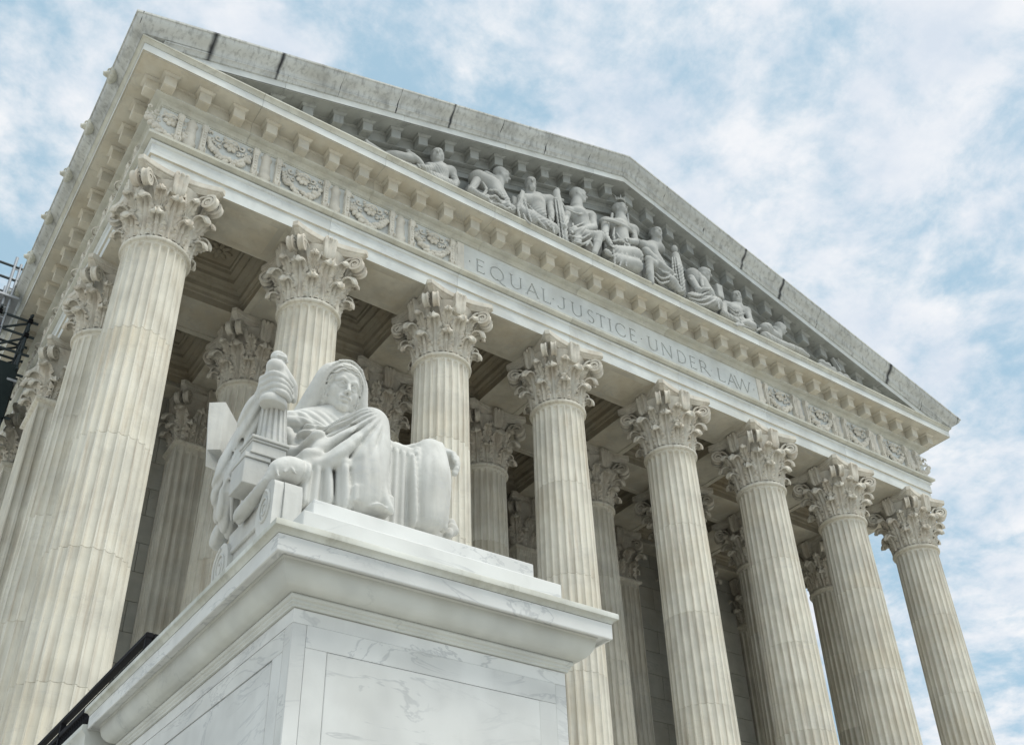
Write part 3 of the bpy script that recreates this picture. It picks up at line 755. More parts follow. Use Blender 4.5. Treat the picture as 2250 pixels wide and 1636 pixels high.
# flank gutter sima with lion heads; the front corner piece turns into the rake
def cornL(p, z): return (-p, -p, z)
def sima_corner(left):
    st = []
    f1 = (lambda p, z: (-p, 1.1, z)) if left else (lambda p, z: (W+p, 1.1, z))
    f2 = (lambda p, z: (-p, -p, z)) if left else (lambda p, z: (W+p, -p, z))
    f3 = (lambda p, z: (sx[0]-gap, -p, z+SL*(sx[0]-gap+p))) if left else (lambda p, z: (W-sx[0]+gap, -p, z+SL*(sx[0]-gap+p)))
    return sweep(HZ_SIMA, [f1, f2, f3] if left else [f3, f2, f1], sm=40)
part('sima_block', sima_corner(True), M['rake']); part('sima_block', sima_corner(False), M['rake'])
for a, c in zip(sx[:-1], sx[1:]):
    part('sima_block', sweep(RK_SIMA, [('KL',a+gap),('KL',c-gap)], sm=40), M['rake'])
    part('sima_block', sweep(RK_SIMA, [('KR',W-c+gap),('KR',W-a-gap)], sm=40), M['rake'])
def apex(prof, xa):
    f1 = station('KL', xa+gap); f2 = station('KL', HX); f3 = station('KR', W-xa-gap)
    return sweep(prof, [f1, f2, f3], sm=40)
part('sima_block', apex(RK_SIMA, sx[-1]), M['rake'])
for k in range(9): part('sima_block', sweep(HZ_SIMA, [('L',1.1+2.25*(k+1)-gap),('L',1.1+2.25*k+gap)], sm=40), M['rake'])
part('sima_block', sweep(HZ_SIMA, [('R',1.1+gap),('R',12)], sm=40), M['rake'])
kx = [-1.45]+[sx[k]+0.35 for k in range(1, 8, 2)]
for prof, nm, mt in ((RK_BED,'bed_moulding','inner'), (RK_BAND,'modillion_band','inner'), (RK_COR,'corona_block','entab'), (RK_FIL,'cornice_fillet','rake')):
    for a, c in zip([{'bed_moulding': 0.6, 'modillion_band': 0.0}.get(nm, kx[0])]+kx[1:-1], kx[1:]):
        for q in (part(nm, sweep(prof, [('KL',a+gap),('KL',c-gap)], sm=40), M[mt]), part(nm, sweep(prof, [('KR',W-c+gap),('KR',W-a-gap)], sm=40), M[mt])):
            if nm == 'corona_block': two_tone(q, M['inner'])  # raking undersides take the recess stone, its shade part of the colour
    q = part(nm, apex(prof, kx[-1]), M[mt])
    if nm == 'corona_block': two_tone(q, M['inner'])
for k, x in enumerate(MX):
    if x < 1.5 or x > W-1.5: continue
    if x < HX: add_mod((x, -1.15, 19.25+dC+SL*x), 0.0, 1, 'inner')
    else: add_mod((x, -1.15, 19.25+dC+SL*(W-x)), 0.0, -1, 'inner')
# tympanum: stepped back wall
mb = MB()
mb.add([(-0.5,-0.86,19.60),(W+0.5,-0.86,19.60),(HX,-0.86,19.60+SL*(HX+0.5)+0.1),(-0.5,0.6,19.6),(W+0.5,0.6,19.6),(HX,0.6,24.6)], [(0,1,2),(5,4,3),(0,3,4,1),(1,4,5,2),(2,5,3,0)])
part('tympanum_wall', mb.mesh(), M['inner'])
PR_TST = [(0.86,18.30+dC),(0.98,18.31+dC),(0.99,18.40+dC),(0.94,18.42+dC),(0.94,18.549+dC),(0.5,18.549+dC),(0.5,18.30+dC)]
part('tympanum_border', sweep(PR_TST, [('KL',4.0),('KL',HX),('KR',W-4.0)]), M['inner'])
# roof behind the pediment
mb = MB(); y0, y1 = -1.3, YB+1
mb.add([(-2.2,y0,20.06),(HX,y0,20.06+SL*(HX+2.2)),(W+2.2,y0,20.06),(-2.2,y1,20.06),(HX,y1,20.06+SL*(HX+2.2)),(W+2.2,y1,20.06)], [(0,1,4,3),(1,2,5,4)])
mb.add([(-1.0,y0+0.6,19.6),(W+1.0,y0+0.6,19.6),(W+1,y1,19.6),(-1,y1,19.6)], [(0,1,2,3)])
part('roof', mb.mesh(), M['roof'])

# ---------------- lion heads on the flank gutter
# (mesh built further below with the sculptures)

# ---------------- inscription with cut letters
def stroke_font():
    t, n_ = 0.066, 0.040        # thick and thin stroke widths, cap height 0.585
    H = 0.585
    def bar(x0, z0, x1, z1, w):
        d = np.array((x1-x0, z1-z0)); d /= np.linalg.norm(d); q = np.array((-d[1], d[0]))*w/2
        return [(x0+q[0],z0+q[1]),(x0-q[0],z0-q[1]),(x1-q[0],z1-q[1]),(x1+q[0],z1+q[1])]
    def ring(cx, cz, rx, rz, a0, a1, wmax, wmin, n=26):
        out, inn = [], []
        for i in range(n+1):
            a = R_(a0+(a1-a0)*i/n); w = wmin+(wmax-wmin)*abs(math.cos(a))
            out.append((cx+rx*math.cos(a), cz+rz*math.sin(a))); inn.append((cx+(rx-w)*math.cos(a), cz+(rz-w*0.9)*math.sin(a)))
        return [[out[i], out[i+1], inn[i+1], inn[i]] for i in range(n)]
    def ser(x, z, w=0.085): return bar(x-w, z, x+w, z, 0.022)
    F = {}
    F['I'] = (0.10, [bar(0.05,0,0.05,H,t), ser(0.05,0.011), ser(0.05,H-0.011)])
    F['L'] = (0.34, [bar(0.05,0,0.05,H,t), bar(0.02,0.022,0.34,0.022,n_), ser(0.05,H-0.011), bar(0.335,0.02,0.345,0.12,0.022)])
    F['E'] = (0.32, [bar(0.05,0,0.05,H,t), bar(0.02,0.022,0.32,0.022,n_), bar(0.02,H-0.022,0.30,H-0.022,n_), bar(0.05,H*0.52,0.26,H*0.52,n_), bar(0.315,0.02,0.325,0.10,0.022), bar(0.30,H-0.02,0.30,H-0.10,0.022)])
    F['T'] = (0.38, [bar(0.19,0,0.19,H,t), bar(0,H-0.022,0.38,H-0.022,n_), ser(0.19,0.011), bar(0.01,H-0.02,0.01,H-0.09,0.022), bar(0.37,H-0.02,0.37,H-0.09,0.022)])
    F['U'] = (0.50, [bar(0.07,0.2,0.07,H,t), bar(0.44,0.2,0.44,H,n_), ser(0.07,H-0.011), ser(0.44,H-0.011,0.06)] + ring(0.255,0.21,0.218,0.21,180,360,t,n_))
    F['J'] = (0.36, [bar(0.30,0.18,0.30,H,t), ser(0.30,H-0.011)] + ring(0.165,0.19,0.168,0.19,215,360,t,n_))
    F['A'] = (0.52, [bar(0.03,0,0.27,H,n_), bar(0.49,0,0.255,H,t), bar(0.12,0.21,0.42,0.21,n_), ser(0.03,0.011,0.06), ser(0.49,0.011,0.06)])
    F['N'] = (0.52, [bar(0.06,0,0.06,H,n_), bar(0.46,0,0.46,H,n_), bar(0.05,H-0.01,0.47,0.01,t), ser(0.06,0.011,0.06), ser(0.46,H-0.011,0.06)])
    F['W'] = (0.86, [bar(0.03,H,0.24,0,t), bar(0.24,0,0.42,H,n_), bar(0.42,H,0.62,0,t), bar(0.62,0,0.83,H,n_), ser(0.03,H-0.011,0.06), ser(0.83,H-0.011,0.06), ser(0.42,H-0.011,0.05)])
    F['D'] = (0.48, [bar(0.06,0,0.06,H,t), bar(0.02,0.022,0.22,0.022,n_), bar(0.02,H-0.022,0.22,H-0.022,n_)] + ring(0.19,H/2,0.29,H/2,-90,90,t,n_))
    F['R'] = (0.52, [bar(0.06,0,0.06,H,t), bar(0.02,H-0.022,0.2,H-0.022,n_), bar(0.06,0.275,0.2,0.275,n_), bar(0.20,0.28,0.50,0.0,t), ser(0.06,0.011)] + ring(0.19,H-0.165,0.17,0.165,-90,90,t,n_))
    F['C'] = (0.46, ring(0.28,H/2,0.28,H/2+0.005,48,312,t,n_)+[bar(0.455,0.09,0.465,0.16,0.03), bar(0.455,H-0.16,0.465,H-0.08,0.03)])
    F['Q'] = (0.58, ring(0.29,H/2,0.29,H/2+0.005,0,360,t,n_,40)+[bar(0.30,0.06,0.52,-0.085,0.05), bar(0.50,-0.075,0.64,-0.10,0.035)])
    F['S'] = (0.27, ring(0.135,H-0.15,0.135,0.15,30,270,n_+0.01,n_)+ring(0.135,0.148,0.142,0.155,-150,90,n_+0.012,n_))
    F['.'] = (0.07, [[(0,0.31),(0.035,0.275),(0.07,0.31),(0.035,0.345)]])
    return F
FONT = stroke_font()
LETTERS = [('.',9.42,9.49),('E',9.70,10.03),('Q',10.235,10.82),('U',11.03,11.56),('A',11.70,12.24),('L',12.39,12.74),('.',12.82,12.89),('J',12.98,13.38),('U',13.62,14.13),('S',14.35,14.63),('T',14.76,15.14),('I',15.30,15.41),('C',15.585,16.05),('E',16.25,16.56),('.',16.77,16.84),
           ('U',17.10,17.61),('N',17.76,18.30),('D',18.53,18.97),('E',19.15,19.48),('R',19.64,20.18),('.',20.22,20.29),('L',20.58,20.93),('A',21.06,21.58),('W',21.48,22.34),('.',22.46,22.53)]
X0, X1 = 9.235, W-9.235
panel = MB().box((X0,-0.945,ZF+0.03), (X1,-0.80,18.545)).mesh('panel')
pan = part('inscription_panel', panel, M['entab'], label='panel cut with the words EQUAL JUSTICE UNDER LAW')
cut = MB()
for ch_, a, c in LETTERS:
    wd, polys = FONT[ch_]; k = (c-a)/wd
    for pl in polys:
        q = [(a+x*k, 17.60+z) for x, z in pl]
        ar = sum(q[i][0]*q[(i+1)%len(q)][1]-q[(i+1)%len(q)][0]*q[i][1] for i in range(len(q)))
        if ar < 0: q = q[::-1]
        n_ = len(q)
        # counter-clockwise seen from -y
        v = [(x,-0.99,z) for x, z in q]+[(x,-0.872,z) for x, z in q]
        f = [tuple(range(n_)), tuple(n_+j for j in range(n_))[::-1]]+[(j, n_+j, n_+(j+1)%n_, (j+1)%n_) for j in range(n_)]
        cut.add(v, f)
cme = cut.mesh('cut'); bm = bmesh.new(); bm.from_mesh(cme); bmesh.ops.recalc_face_normals(bm, faces=bm.faces); bm.to_mesh(cme); bm.free()
co = bpy.data.objects.new('letter_cutter', cme); col.objects.link(co)
bmod = pan.modifiers.new('cut', 'BOOLEAN'); bmod.operation = 'DIFFERENCE'; bmod.solver = 'EXACT'; bmod.use_self = True; bmod.object = co
dg = bpy.context.evaluated_depsgraph_get(); dg.update()
newme = bpy.data.meshes.new_from_object(pan.evaluated_get(dg)); pan.modifiers.clear(); pan.data = newme
bpy.data.objects.remove(co)
print('inscription faces', len(newme.polygons))
# ================================================================== SCULPTURE ENGINE (signed-distance modelling + surface nets)
class Field:
    def __init__(s, lo, hi, h):
        s.lo = np.array(lo, float); s.h = h; s.n = np.ceil((np.array(hi)-s.lo)/h).astype(int)+1
        s.D = np.full(s.n, 0.3, np.float32)
        s.ax = [(s.lo[i]+h*np.arange(s.n[i])).astype(np.float32) for i in range(3)]
    def _box(s, lo, hi, m):
        a = np.clip(np.floor((np.array(lo)-m-s.lo)/s.h).astype(int), 0, s.n); b = np.clip(np.ceil((np.array(hi)+m-s.lo)/s.h).astype(int)+1, 0, s.n)
        if np.any(b-a <= 0): return None, None
        sl = tuple(slice(a[i], b[i]) for i in range(3))
        return sl, (s.ax[0][sl[0]][:,None,None], s.ax[1][sl[1]][None,:,None], s.ax[2][sl[2]][None,None,:])
    def _merge(s, sl, d, k, sub):
        A = s.D[sl]
        if sub:
            h = np.clip(0.5-0.5*(A+d)/k, 0, 1); s.D[sl] = A*(1-h)+(-d)*h+k*h*(1-h)
        else:
            h = np.clip(0.5+0.5*(d-A)/k, 0, 1); s.D[sl] = d*(1-h)+A*h-k*h*(1-h)
    def cap(s, a, b, ra, rb=None, k=0.03, sub=False):
        rb = ra if rb is None else rb; a = np.array(a, float); b = np.array(b, float); r = max(ra, rb)
        sl, g = s._box(np.minimum(a,b)-r, np.maximum(a,b)+r, k+0.08)
        if sl is None: return
        ba = b-a; L = float(ba@ba)+1e-12
        p = [g[i]-a[i] for i in range(3)]
        t = np.clip((p[0]*ba[0]+p[1]*ba[1]+p[2]*ba[2])/L, 0, 1)
        d = np.sqrt((p[0]-t*ba[0])**2+(p[1]-t*ba[1])**2+(p[2]-t*ba[2])**2)-(ra+(rb-ra)*t)
        s._merge(sl, d.astype(np.float32), k, sub)
    def chain(s, pts, rs, k=0.03, sub=False, n=0):
        pts = [np.array(q, float) for q in pts]
        rs = list(rs) if hasattr(rs, '__len__') else [rs]*len(pts)
        if n:                                   # Catmull-Rom refine
            P = [2*pts[0]-pts[1]]+pts+[2*pts[-1]-pts[-2]]; Q = []; rr = []
            for i in range(1, len(P)-2):
                for j in range(n):
                    t = j/n; Q.append(0.5*((2*P[i])+(-P[i-1]+P[i+1])*t+(2*P[i-1]-5*P[i]+4*P[i+1]-P[i+2])*t*t+(-P[i-1]+3*P[i]-3*P[i+1]+P[i+2])*t**3)); rr.append(rs[i-1]+(rs[i]-rs[i-1])*t)
            Q.append(pts[-1]); rr.append(rs[-1]); pts, rs = Q, rr
        for i in range(len(pts)-1): s.cap(pts[i], pts[i+1], rs[i], rs[i+1], k, sub)
    def ell(s, c, r, rot=None, k=0.03, sub=False):
        c = np.array(c, float); r = np.array(r, float) if hasattr(r, '__len__') else np.array((r,r,r), float); m = r.max()
        sl, g = s._box(c-m, c+m, k+0.08)
        if sl is None: return
        p = [g[i]-c[i] for i in range(3)]
        if rot is not None: p = [p[0]*rot[0][i]+p[1]*rot[1][i]+p[2]*rot[2][i] for i in range(3)]
        q0 = np.sqrt((p[0]/r[0])**2+(p[1]/r[1])**2+(p[2]/r[2])**2); q1 = np.sqrt((p[0]/r[0]**2)**2+(p[1]/r[1]**2)**2+(p[2]/r[2]**2)**2)
        d = np.where(q1 > 1e-6, q0*(q0-1)/np.maximum(q1, 1e-6), -r.min())
        s._merge(sl, d.astype(np.float32), k, sub)
    def box(s, c, hf, rot=None, rnd=0.02, k=0.03, sub=False):
        c = np.array(c, float); hf = np.array(hf, float); m = np.linalg.norm(hf)
        sl, g = s._box(c-m, c+m, k+0.05)
        if sl is None: return
        p = [g[i]-c[i] for i in range(3)]
        if rot is not None: p = [p[0]*rot[0][i]+p[1]*rot[1][i]+p[2]*rot[2][i] for i in range(3)]
        q = [np.abs(p[i])-(hf[i]-rnd) for i in range(3)]
        d = np.sqrt(np.maximum(q[0],0)**2+np.maximum(q[1],0)**2+np.maximum(q[2],0)**2)+np.minimum(np.maximum(q[0],np.maximum(q[1],q[2])),0)-rnd
        s._merge(sl, d.astype(np.float32), k, sub)
    def ripple(s, lo, hi, amp, fn, fade=0.08):
        # push the surface in and out by fn(x, y, z) inside a box, fading at its borders
        sl, g = s._box(lo, hi, 0.0)
        w = 1.0
        for i in range(3):
            e = np.clip(np.minimum((g[i]-lo[i])/fade, (hi[i]-g[i])/fade), 0, 1); w = w*(e*e*(3-2*e))
        s.D[sl] -= (amp*w*fn(*g)).astype(np.float32)
    def mesh(s, name='m', origin=(0,0,0), sm=2):
        D = s.D; D[0,:,:] = D[-1,:,:] = 0.3; D[:,0,:] = D[:,-1,:] = 0.3; D[:,:,0] = D[:,:,-1] = 0.3
        ins = D < 0; n = np.array(D.shape)
        c = np.zeros(n-1, np.int32); 
        acc = np.zeros((*(n-1), 3), np.float32); cnt = np.zeros(n-1, np.float32)
        base = [(0,0,0),(1,0,0),(0,1,0),(1,1,0),(0,0,1),(1,0,1),(0,1,1),(1,1,1)]
        def sub(a, o): return a[o[0]:n[0]-1+o[0], o[1]:n[1]-1+o[1], o[2]:n[2]-1+o[2]]
        for ax in range(3):
            for o in base:
                if o[ax] == 1: continue
                o2 = list(o); o2[ax] = 1
                A, B = sub(D, o), sub(D, o2); m = (A < 0) != (B < 0)
                if not m.any(): continue
                t = np.where(m, A/(A-B+1e-12), 0)
                for q in range(3):
                    acc[...,q] += np.where(m, (t if q == ax else float(o[q])), 0)
                cnt += m
        act = cnt > 0; idx = -np.ones(n-1, np.int64); ids = np.argwhere(act); idx[act] = np.arange(len(ids))
        V = (ids+acc[act]/cnt[act][:,None])*s.h+s.lo-np.array(origin)
        F = []
        for ax in range(3):
            a1, a2 = (ax+1) % 3, (ax+2) % 3
            lo_ = [slice(1, -1)]*3; lo_[ax] = slice(0, -1); hi_ = [slice(1, -1)]*3; hi_[ax] = slice(1, None)
            A, B = ins[tuple(lo_)], ins[tuple(hi_)]
            for flip in (0, 1):
                e = np.argwhere((A & ~B) if flip == 0 else (~A & B))
                if len(e) == 0: continue
                off = np.ones(3, int); off[ax] = 0; e = e+off
                q = []
                for d1, d2 in ((0,0),(1,0),(1,1),(0,1)):
                    w = e.copy(); w[:,a1] -= d1; w[:,a2] -= d2; q.append(idx[w[:,0],w[:,1],w[:,2]])
                q = np.stack(q, 1); F.append(q if flip == 0 else q[:,::-1])
        F = np.concatenate(F)
        # light Laplacian smoothing to remove the lattice
        for it in range(sm):
            S_ = np.zeros_like(V); C_ = np.zeros(len(V))
            for a, b in ((0,1),(1,2),(2,3),(3,0)):
                np.add.at(S_, F[:,a], V[F[:,b]]); np.add.at(S_, F[:,b], V[F[:,a]]); np.add.at(C_, F[:,a], 1); np.add.at(C_, F[:,b], 1)
            V = V*0.55+0.45*S_/C_[:,None]
        me = bpy.data.meshes.new(name); me.vertices.add(len(V)); me.vertices.foreach_set('co', V.astype(np.float32).ravel())
        me.loops.add(F.size); me.loops.foreach_set('vertex_index', F.ravel().astype(np.int32))
        me.polygons.add(len(F)); me.polygons.foreach_set('loop_start', np.arange(0, F.size, 4, dtype=np.int32)); me.polygons.foreach_set('loop_total', np.full(len(F), 4, np.int32))
        me.update(calc_edges=True); me.validate()
        me.polygons.foreach_set('use_smooth', [True]*len(F))
        return me
def frame(f, up):
    f = np.array(f, float); f /= np.linalg.norm(f); up = np.array(up, float); r = np.cross(f, up); r /= np.linalg.norm(r); u = np.cross(r, f)
    return np.array([r, f, u]).T          # columns: right, forward, up
def head_field(F, c, rot, s=1.0, hood=False, hair='short', beard=False, k=1.0, female=False):
    """sculpt a head into field F; c = head centre at ear level, rot = columns (right, forward, up), s scales a 0.50 m head"""
    c = np.array(c, float)
    T = lambda x, y, z: c+rot@(np.array((x,y,z))*s)
    e = lambda p, r, kk=0.03, sub=False: F.ell(T(*p), np.array(r)*s, rot, kk*s, sub)
    e((0,-0.03,0.06), (0.170,0.205,0.19)); e((0,0.05,-0.05), (0.148,0.150,0.195)); e((0,0.11,0.09), (0.138,0.10,0.105))
    for x in (-1, 1):
        F.cap(T(x*(0.098 if female else 0.115),0.02,-0.09), T(x*0.024,0.145,-0.20), 0.052*s, 0.044*s, 0.04*s)
        e((x*0.080,0.130,-0.045), (0.058,0.05,0.06), 0.04)
    e((0,0.178,-0.200), (0.050,0.042,0.040), 0.035)
    for x in (-1, 1):
        e((x*0.066,0.214,0.006), (0.050,0.050,0.036), 0.022, True)
        e((x*0.064,0.163,0.002), (0.038,0.034,0.028), 0.008)
        F.chain([T(x*0.020,0.203,0.050 if female else 0.042), T(x*0.066,0.196,0.064 if female else 0.058), T(x*0.118,0.156,0.044 if female else 0.040)], [(0.008 if female else 0.019)*s,(0.011 if female else 0.021)*s,0.010*s], 0.03*s)
        F.chain([T(x*0.026,0.188,0.006), T(x*0.064,0.200,0.027), T(x*0.103,0.172,0.002)], 0.0085*s, 0.006*s, n=3)
        F.chain([T(x*0.026,0.187,0.000), T(x*0.064,0.192,-0.024), T(x*0.103,0.170,0.000)], 0.0075*s, 0.006*s, n=3)
    F.cap(T(0,0.195,0.035), T(0,0.252 if female else 0.262,-0.062), (0.015 if female else 0.018)*s, (0.021 if female else 0.028)*s, 0.022*s)
    for x in (-1, 1):
        e((x*0.024,0.226,-0.070), (0.017 if female else 0.020,0.022,0.016), 0.012); female or F.cap(T(x*0.013,0.25,-0.095), T(x*0.013,0.24,-0.080), 0.007*s, None, 0.006*s, True)
    e((0,0.190,-0.125), (0.07,0.03,0.045), 0.03)
    e((-0.018,0.212,-0.117), (0.034,0.021,0.013), 0.01); e((0.018,0.212,-0.117), (0.034,0.021,0.013), 0.01)
    e((0,0.208,-0.147), (0.040,0.024,0.017), 0.01); e((0,0.212,-0.172), (0.04,0.012,0.008), 0.012, True)
    mw = 0.046 if female else 0.058
    F.chain([T(-mw,0.208,-0.133), T(-mw*0.5,0.224,-0.130), T(0,0.229,-0.1315), T(mw*0.5,0.224,-0.130), T(mw,0.208,-0.133)], 0.0085*s, 0.006*s, True, 4)
    F.cap(T(0,-0.03,-0.12), T(0,-0.07,-0.42), 0.115*s, 0.125*s, 0.04*s)
    if beard:
        e((0,0.155,-0.22), (0.085,0.07,0.11), 0.04)
        for x in (-0.06,-0.02,0.02,0.06): F.chain([T(x,0.19,-0.17), T(x*0.9,0.20,-0.25), T(x*0.6,0.17,-0.33)], [0.03*s,0.028*s,0.012*s], 0.012*s)
    if hair == 'short':
        e((0,-0.055,0.085), (0.185,0.205,0.185), 0.02)
        for x in (-1, 1): e((x*0.165,-0.02,-0.03), (0.02,0.045,0.06), 0.02)
    if hair == 'waves':
        for x in (-1, 1):
            for j, (a, b_, c_, d_) in enumerate([((0.00,0.165,0.195),(0.075,0.160,0.165),(0.135,0.120,0.085),(0.160,0.060,-0.05)), ((0.0,0.13,0.225),(0.09,0.12,0.195),(0.155,0.08,0.10),(0.175,0.02,-0.06)), ((0.0,0.09,0.24),(0.10,0.07,0.21),(0.172,0.03,0.10),(0.185,-0.03,-0.10))]):
                F.chain([T(x*a[0],a[1],a[2]), T(x*b_[0],b_[1],b_[2]), T(x*c_[0],c_[1],c_[2]), T(x*d_[0],d_[1],d_[2])], [0.022*s,0.027*s,0.026*s,0.024*s], 0.005*s, n=4)
            F.chain([T(x*0.165,0.05,-0.04), T(x*0.150,0.045,-0.14), T(x*0.135,0.0,-0.24)], [0.034*s,0.036*s,0.03*s], 0.02*s, n=3)
    return T

# ------------------------------------------------------------------ PEDESTAL
PX0, PX1, PY0, PY1 = -1.696, 1.696, -15.27, -10.30
ped = link('statue_pedestal', None, None, loc=(0,0,0), label='tall white veined marble pedestal with moulded cornice under the seated statue', cat='pedestal')
def prect(o, z, y1=PY1): return [(PX0+o,PY0+o,z),(PX1-o,PY0+o,z),(PX1-o,y1-o,z),(PX0+o,y1-o,z)]
def ped_ring(rows, sm=None, inner=None, y1=PY1):
    mb = MB(); mb.grid([prect(o, z, y1) for o, z in rows], True); k = 4*(len(rows)-1)
    mb.f.append((k,k+1,k+2,k+3)); mb.f.append((3,2,1,0)); return mb.mesh('m', sm)
link('dado', ped_ring([(0.392,GZ-0.1),(0.392,-2.395)]), M['pedestal'], ped)
link('bed_moulding', ped_ring([(0.40,-2.393),(0.352,-2.392),(0.350,-2.375),(0.335,-2.362),(0.335,-2.345),(0.318,-2.335),(0.312,-2.315),(0.318,-2.300),(0.34,-2.298)], 30), M['ped_trim'], ped)
cove = [(0.33,-2.297),(0.305,-2.296)]+[(0.305-0.145*math.sin(R_(a)), -2.296+0.19*(1-math.cos(R_(a)))+0.0*a) for a in (15,30,45,60,75,90)]+[(0.150,-2.100),(0.145,-2.092),(0.2,-2.090)]
link('cove', ped_ring(cove, 30), M['ped_trim'], ped)
link('corona', ped_ring([(0.20,-2.088),(0.075,-2.088),(0.07,-2.10),(0.072,-2.118),(0.055,-2.118),(0.052,-2.110),(0.050,-1.977),(0.1,-1.975)]), M['pedestal'], ped)
link('lip', ped_ring([(0.10,-1.973),(0.046,-1.972),(0.042,-1.962),(0.034,-1.948),(0.018,-1.936),(0.006,-1.932),(0.0,-1.930),(0.0,-1.882),(0.004,-1.877),(0.25,-1.865)], 40), M['ped_lip'], ped)
# face panels: frames and fields set with hairline joints
def frame_strips(a0, a1, z1, w_, face, d, g0=0.0015):
    """four strips (the foot runs to the ground) between the rectangle a0..a1 / top z1 and the rectangle inset by w_"""
    def bx(u0, u1, v0, v1):
        mb = MB()
        if face == 'front': mb.bbox((u0,PY0+0.372-d,v0), (u1,PY0+0.41,v1), 0.0025)
        else: mb.bbox((PX0+0.372-d,u0,v0), (PX0+0.41,u1,v1), 0.0025)
        return mb.mesh()
    zb = GZ-0.05
    return [bx(a0+g0, a1-g0, z1-w_, z1-g0), bx(a0+g0, a0+w_, zb, z1-w_-0.002), bx(a1-w_, a1-g0, zb, z1-w_-0.002)]
for face, a0, a1, z1 in (('front', PX0+0.372, PX1-0.372, -2.396), ('side', PY0+0.394, PY1-0.40, -2.396)):
    top1, top2 = (-2.515, -2.705) if face == 'front' else (-2.525, -2.73)
    for q in frame_strips(a0, a1, z1, 0.120, face, 0.0, 0.0005): link('panel_frame', q, M['pedestal'], ped)
    for q in frame_strips(a0+0.120, a1-0.120, top1, 0.185, face, 0.003): link('panel_border', q, M['pedestal'], ped)
    mb = MB(); g0 = 0.0015
    if face == 'front': mb.bbox((a0+0.305+g0,PY0+0.362,GZ-0.05), (a1-0.305-g0,PY0+0.41,top2-g0), 0.005)
    else: mb.bbox((PX0+0.362,a0+0.305+g0,GZ-0.05), (PX0+0.41,a1-0.305-g0,top2-g0), 0.005)
    link('panel_field', mb.mesh(), M['pedestal'], ped)
mb = MB(); mb.bbox((-1.322,-14.895,-1.868), (1.344,-11.4,-1.516), 0.008); link('lower_plinth', mb.mesh(), M['pedestal'], ped)
mb = MB(); mb.bbox((-1.182,-14.757,-1.518), (1.13,-11.5,-1.30), 0.008); link('upper_plinth', mb.mesh(), M['pedestal'], ped)
# lower wing wall running back to the stairs
wing = link('wing_wall', None, None, label='low white marble wing wall behind the statue pedestal carrying the black railing', cat='wall')
def wrow(o, z): return [(PX0+o,PY1-0.04+0*o,z),(1.1-o,PY1-0.04,z),(1.1-o,-2.7,z),(PX0+o,-2.7,z)]
mb = MB(); rows = [(0.372,GZ-0.1),(0.372,-2.60),(0.33,-2.58),(0.30,-2.50),(0.16,-2.33),(0.06,-2.32),(0.05,-2.18),(0.03,-2.15),(0.0,-2.12),(0.0,-2.065),(0.1,-2.055)]
mb.grid([wrow(o, z) for o, z in rows], True); k = 4*(len(rows)-1); mb.f.append((k,k+1,k+2,k+3)); link('coping', mb.mesh('m', 30), M['ped_trim'], wing)

# ------------------------------------------------------------------ SEATED STATUE
stat = link('seated_statue', None, None, loc=(0,-14,-1.30), label='white marble statue of a seated hooded draped woman holding a small figurine', cat='statue')
SO = np.array((0,-14,-1.30))
sc_ = lambda me: me
HV = 0.0125
F = Field((-2.0,-14.95,-1.90), (0.95,-12.6,1.05), HV)
c = F.chain
# torso, leaning back
F.ell(P(705,968,-13.52), (0.36,0.26,0.36), None, 0.08); F.ell(P(676,1012,-13.6), (0.31,0.25,0.32), None, 0.08); F.ell(P(735,1040,-13.55), (0.50,0.38,0.28), None, 0.08)
F.ell(P(690,968,-13.80), (0.17,0.13,0.16), None, 0.05); F.ell(P(758,965,-13.72), (0.16,0.12,0.15), None, 0.05)
c([P(735,915,-13.6), P(735,950,-13.55)], [0.125,0.20], 0.06)
c([P(640,945,-13.50), P(720,940,-13.48), P(800,950,-13.42)], [0.20,0.22,0.20], 0.08)
# cloak over the shoulders and neckline rolls
c([P(640,915,-13.62), P(668,917,-13.66), P(690,925,-13.70)], [0.055,0.05,0.025], 0.012, n=4)
c([P(636,928,-13.66), P(672,930,-13.74), P(705,940,-13.78), P(745,958,-13.82), P(765,968,-13.84)], [0.07,0.055,0.045,0.04,0.035], 0.012, n=4)
c([P(632,950,-13.68), P(648,985,-13.75), P(652,1015,-13.78)], [0.06,0.05,0.04], 0.015, n=3)
c([P(660,955,-13.80), P(664,990,-13.82), P(655,1012,-13.82)], [0.030,0.028,0.02], 0.012, n=3)
c([P(672,1000,-13.92), P(700,985,-13.93), P(735,968,-13.90)], [0.02,0.02,0.015], 0.012, n=3)
# right thigh and raised knee, draped
KR = P(815,935,-14.40); FR = P(818,1105,-14.70)
c([P(715,1022,-13.65), P(770,975,-14.05), KR], [0.27,0.24,0.165], 0.06, n=4)
c([KR, P(814,985,-14.50), P(808,1045,-14.56), P(804,1102,-14.58)], [0.165,0.175,0.165,0.155], 0.05, n=4)
c([P(795,960,-14.40), P(790,1010,-14.48), P(786,1070,-14.52), P(786,1104,-14.54)], [0.12,0.15,0.14,0.13], 0.05, n=4)
F.box(P(806,1108,-14.55), (0.21,0.15,0.09), None, 0.03, 0.04); F.ell(P(826,1120,-14.66), (0.10,0.12,0.03), None, 0.02)
# left thigh and knee
KL = P(943,1000,-14.40)
c([P(830,1085,-13.6), P(895,1045,-14.0), KL], [0.20,0.17,0.155], 0.05, n=4)
c([KL, P(950,1050,-14.50), P(948,1105,-14.54), P(946,1150,-14.58)], [0.155,0.165,0.145,0.115], 0.05, n=4)
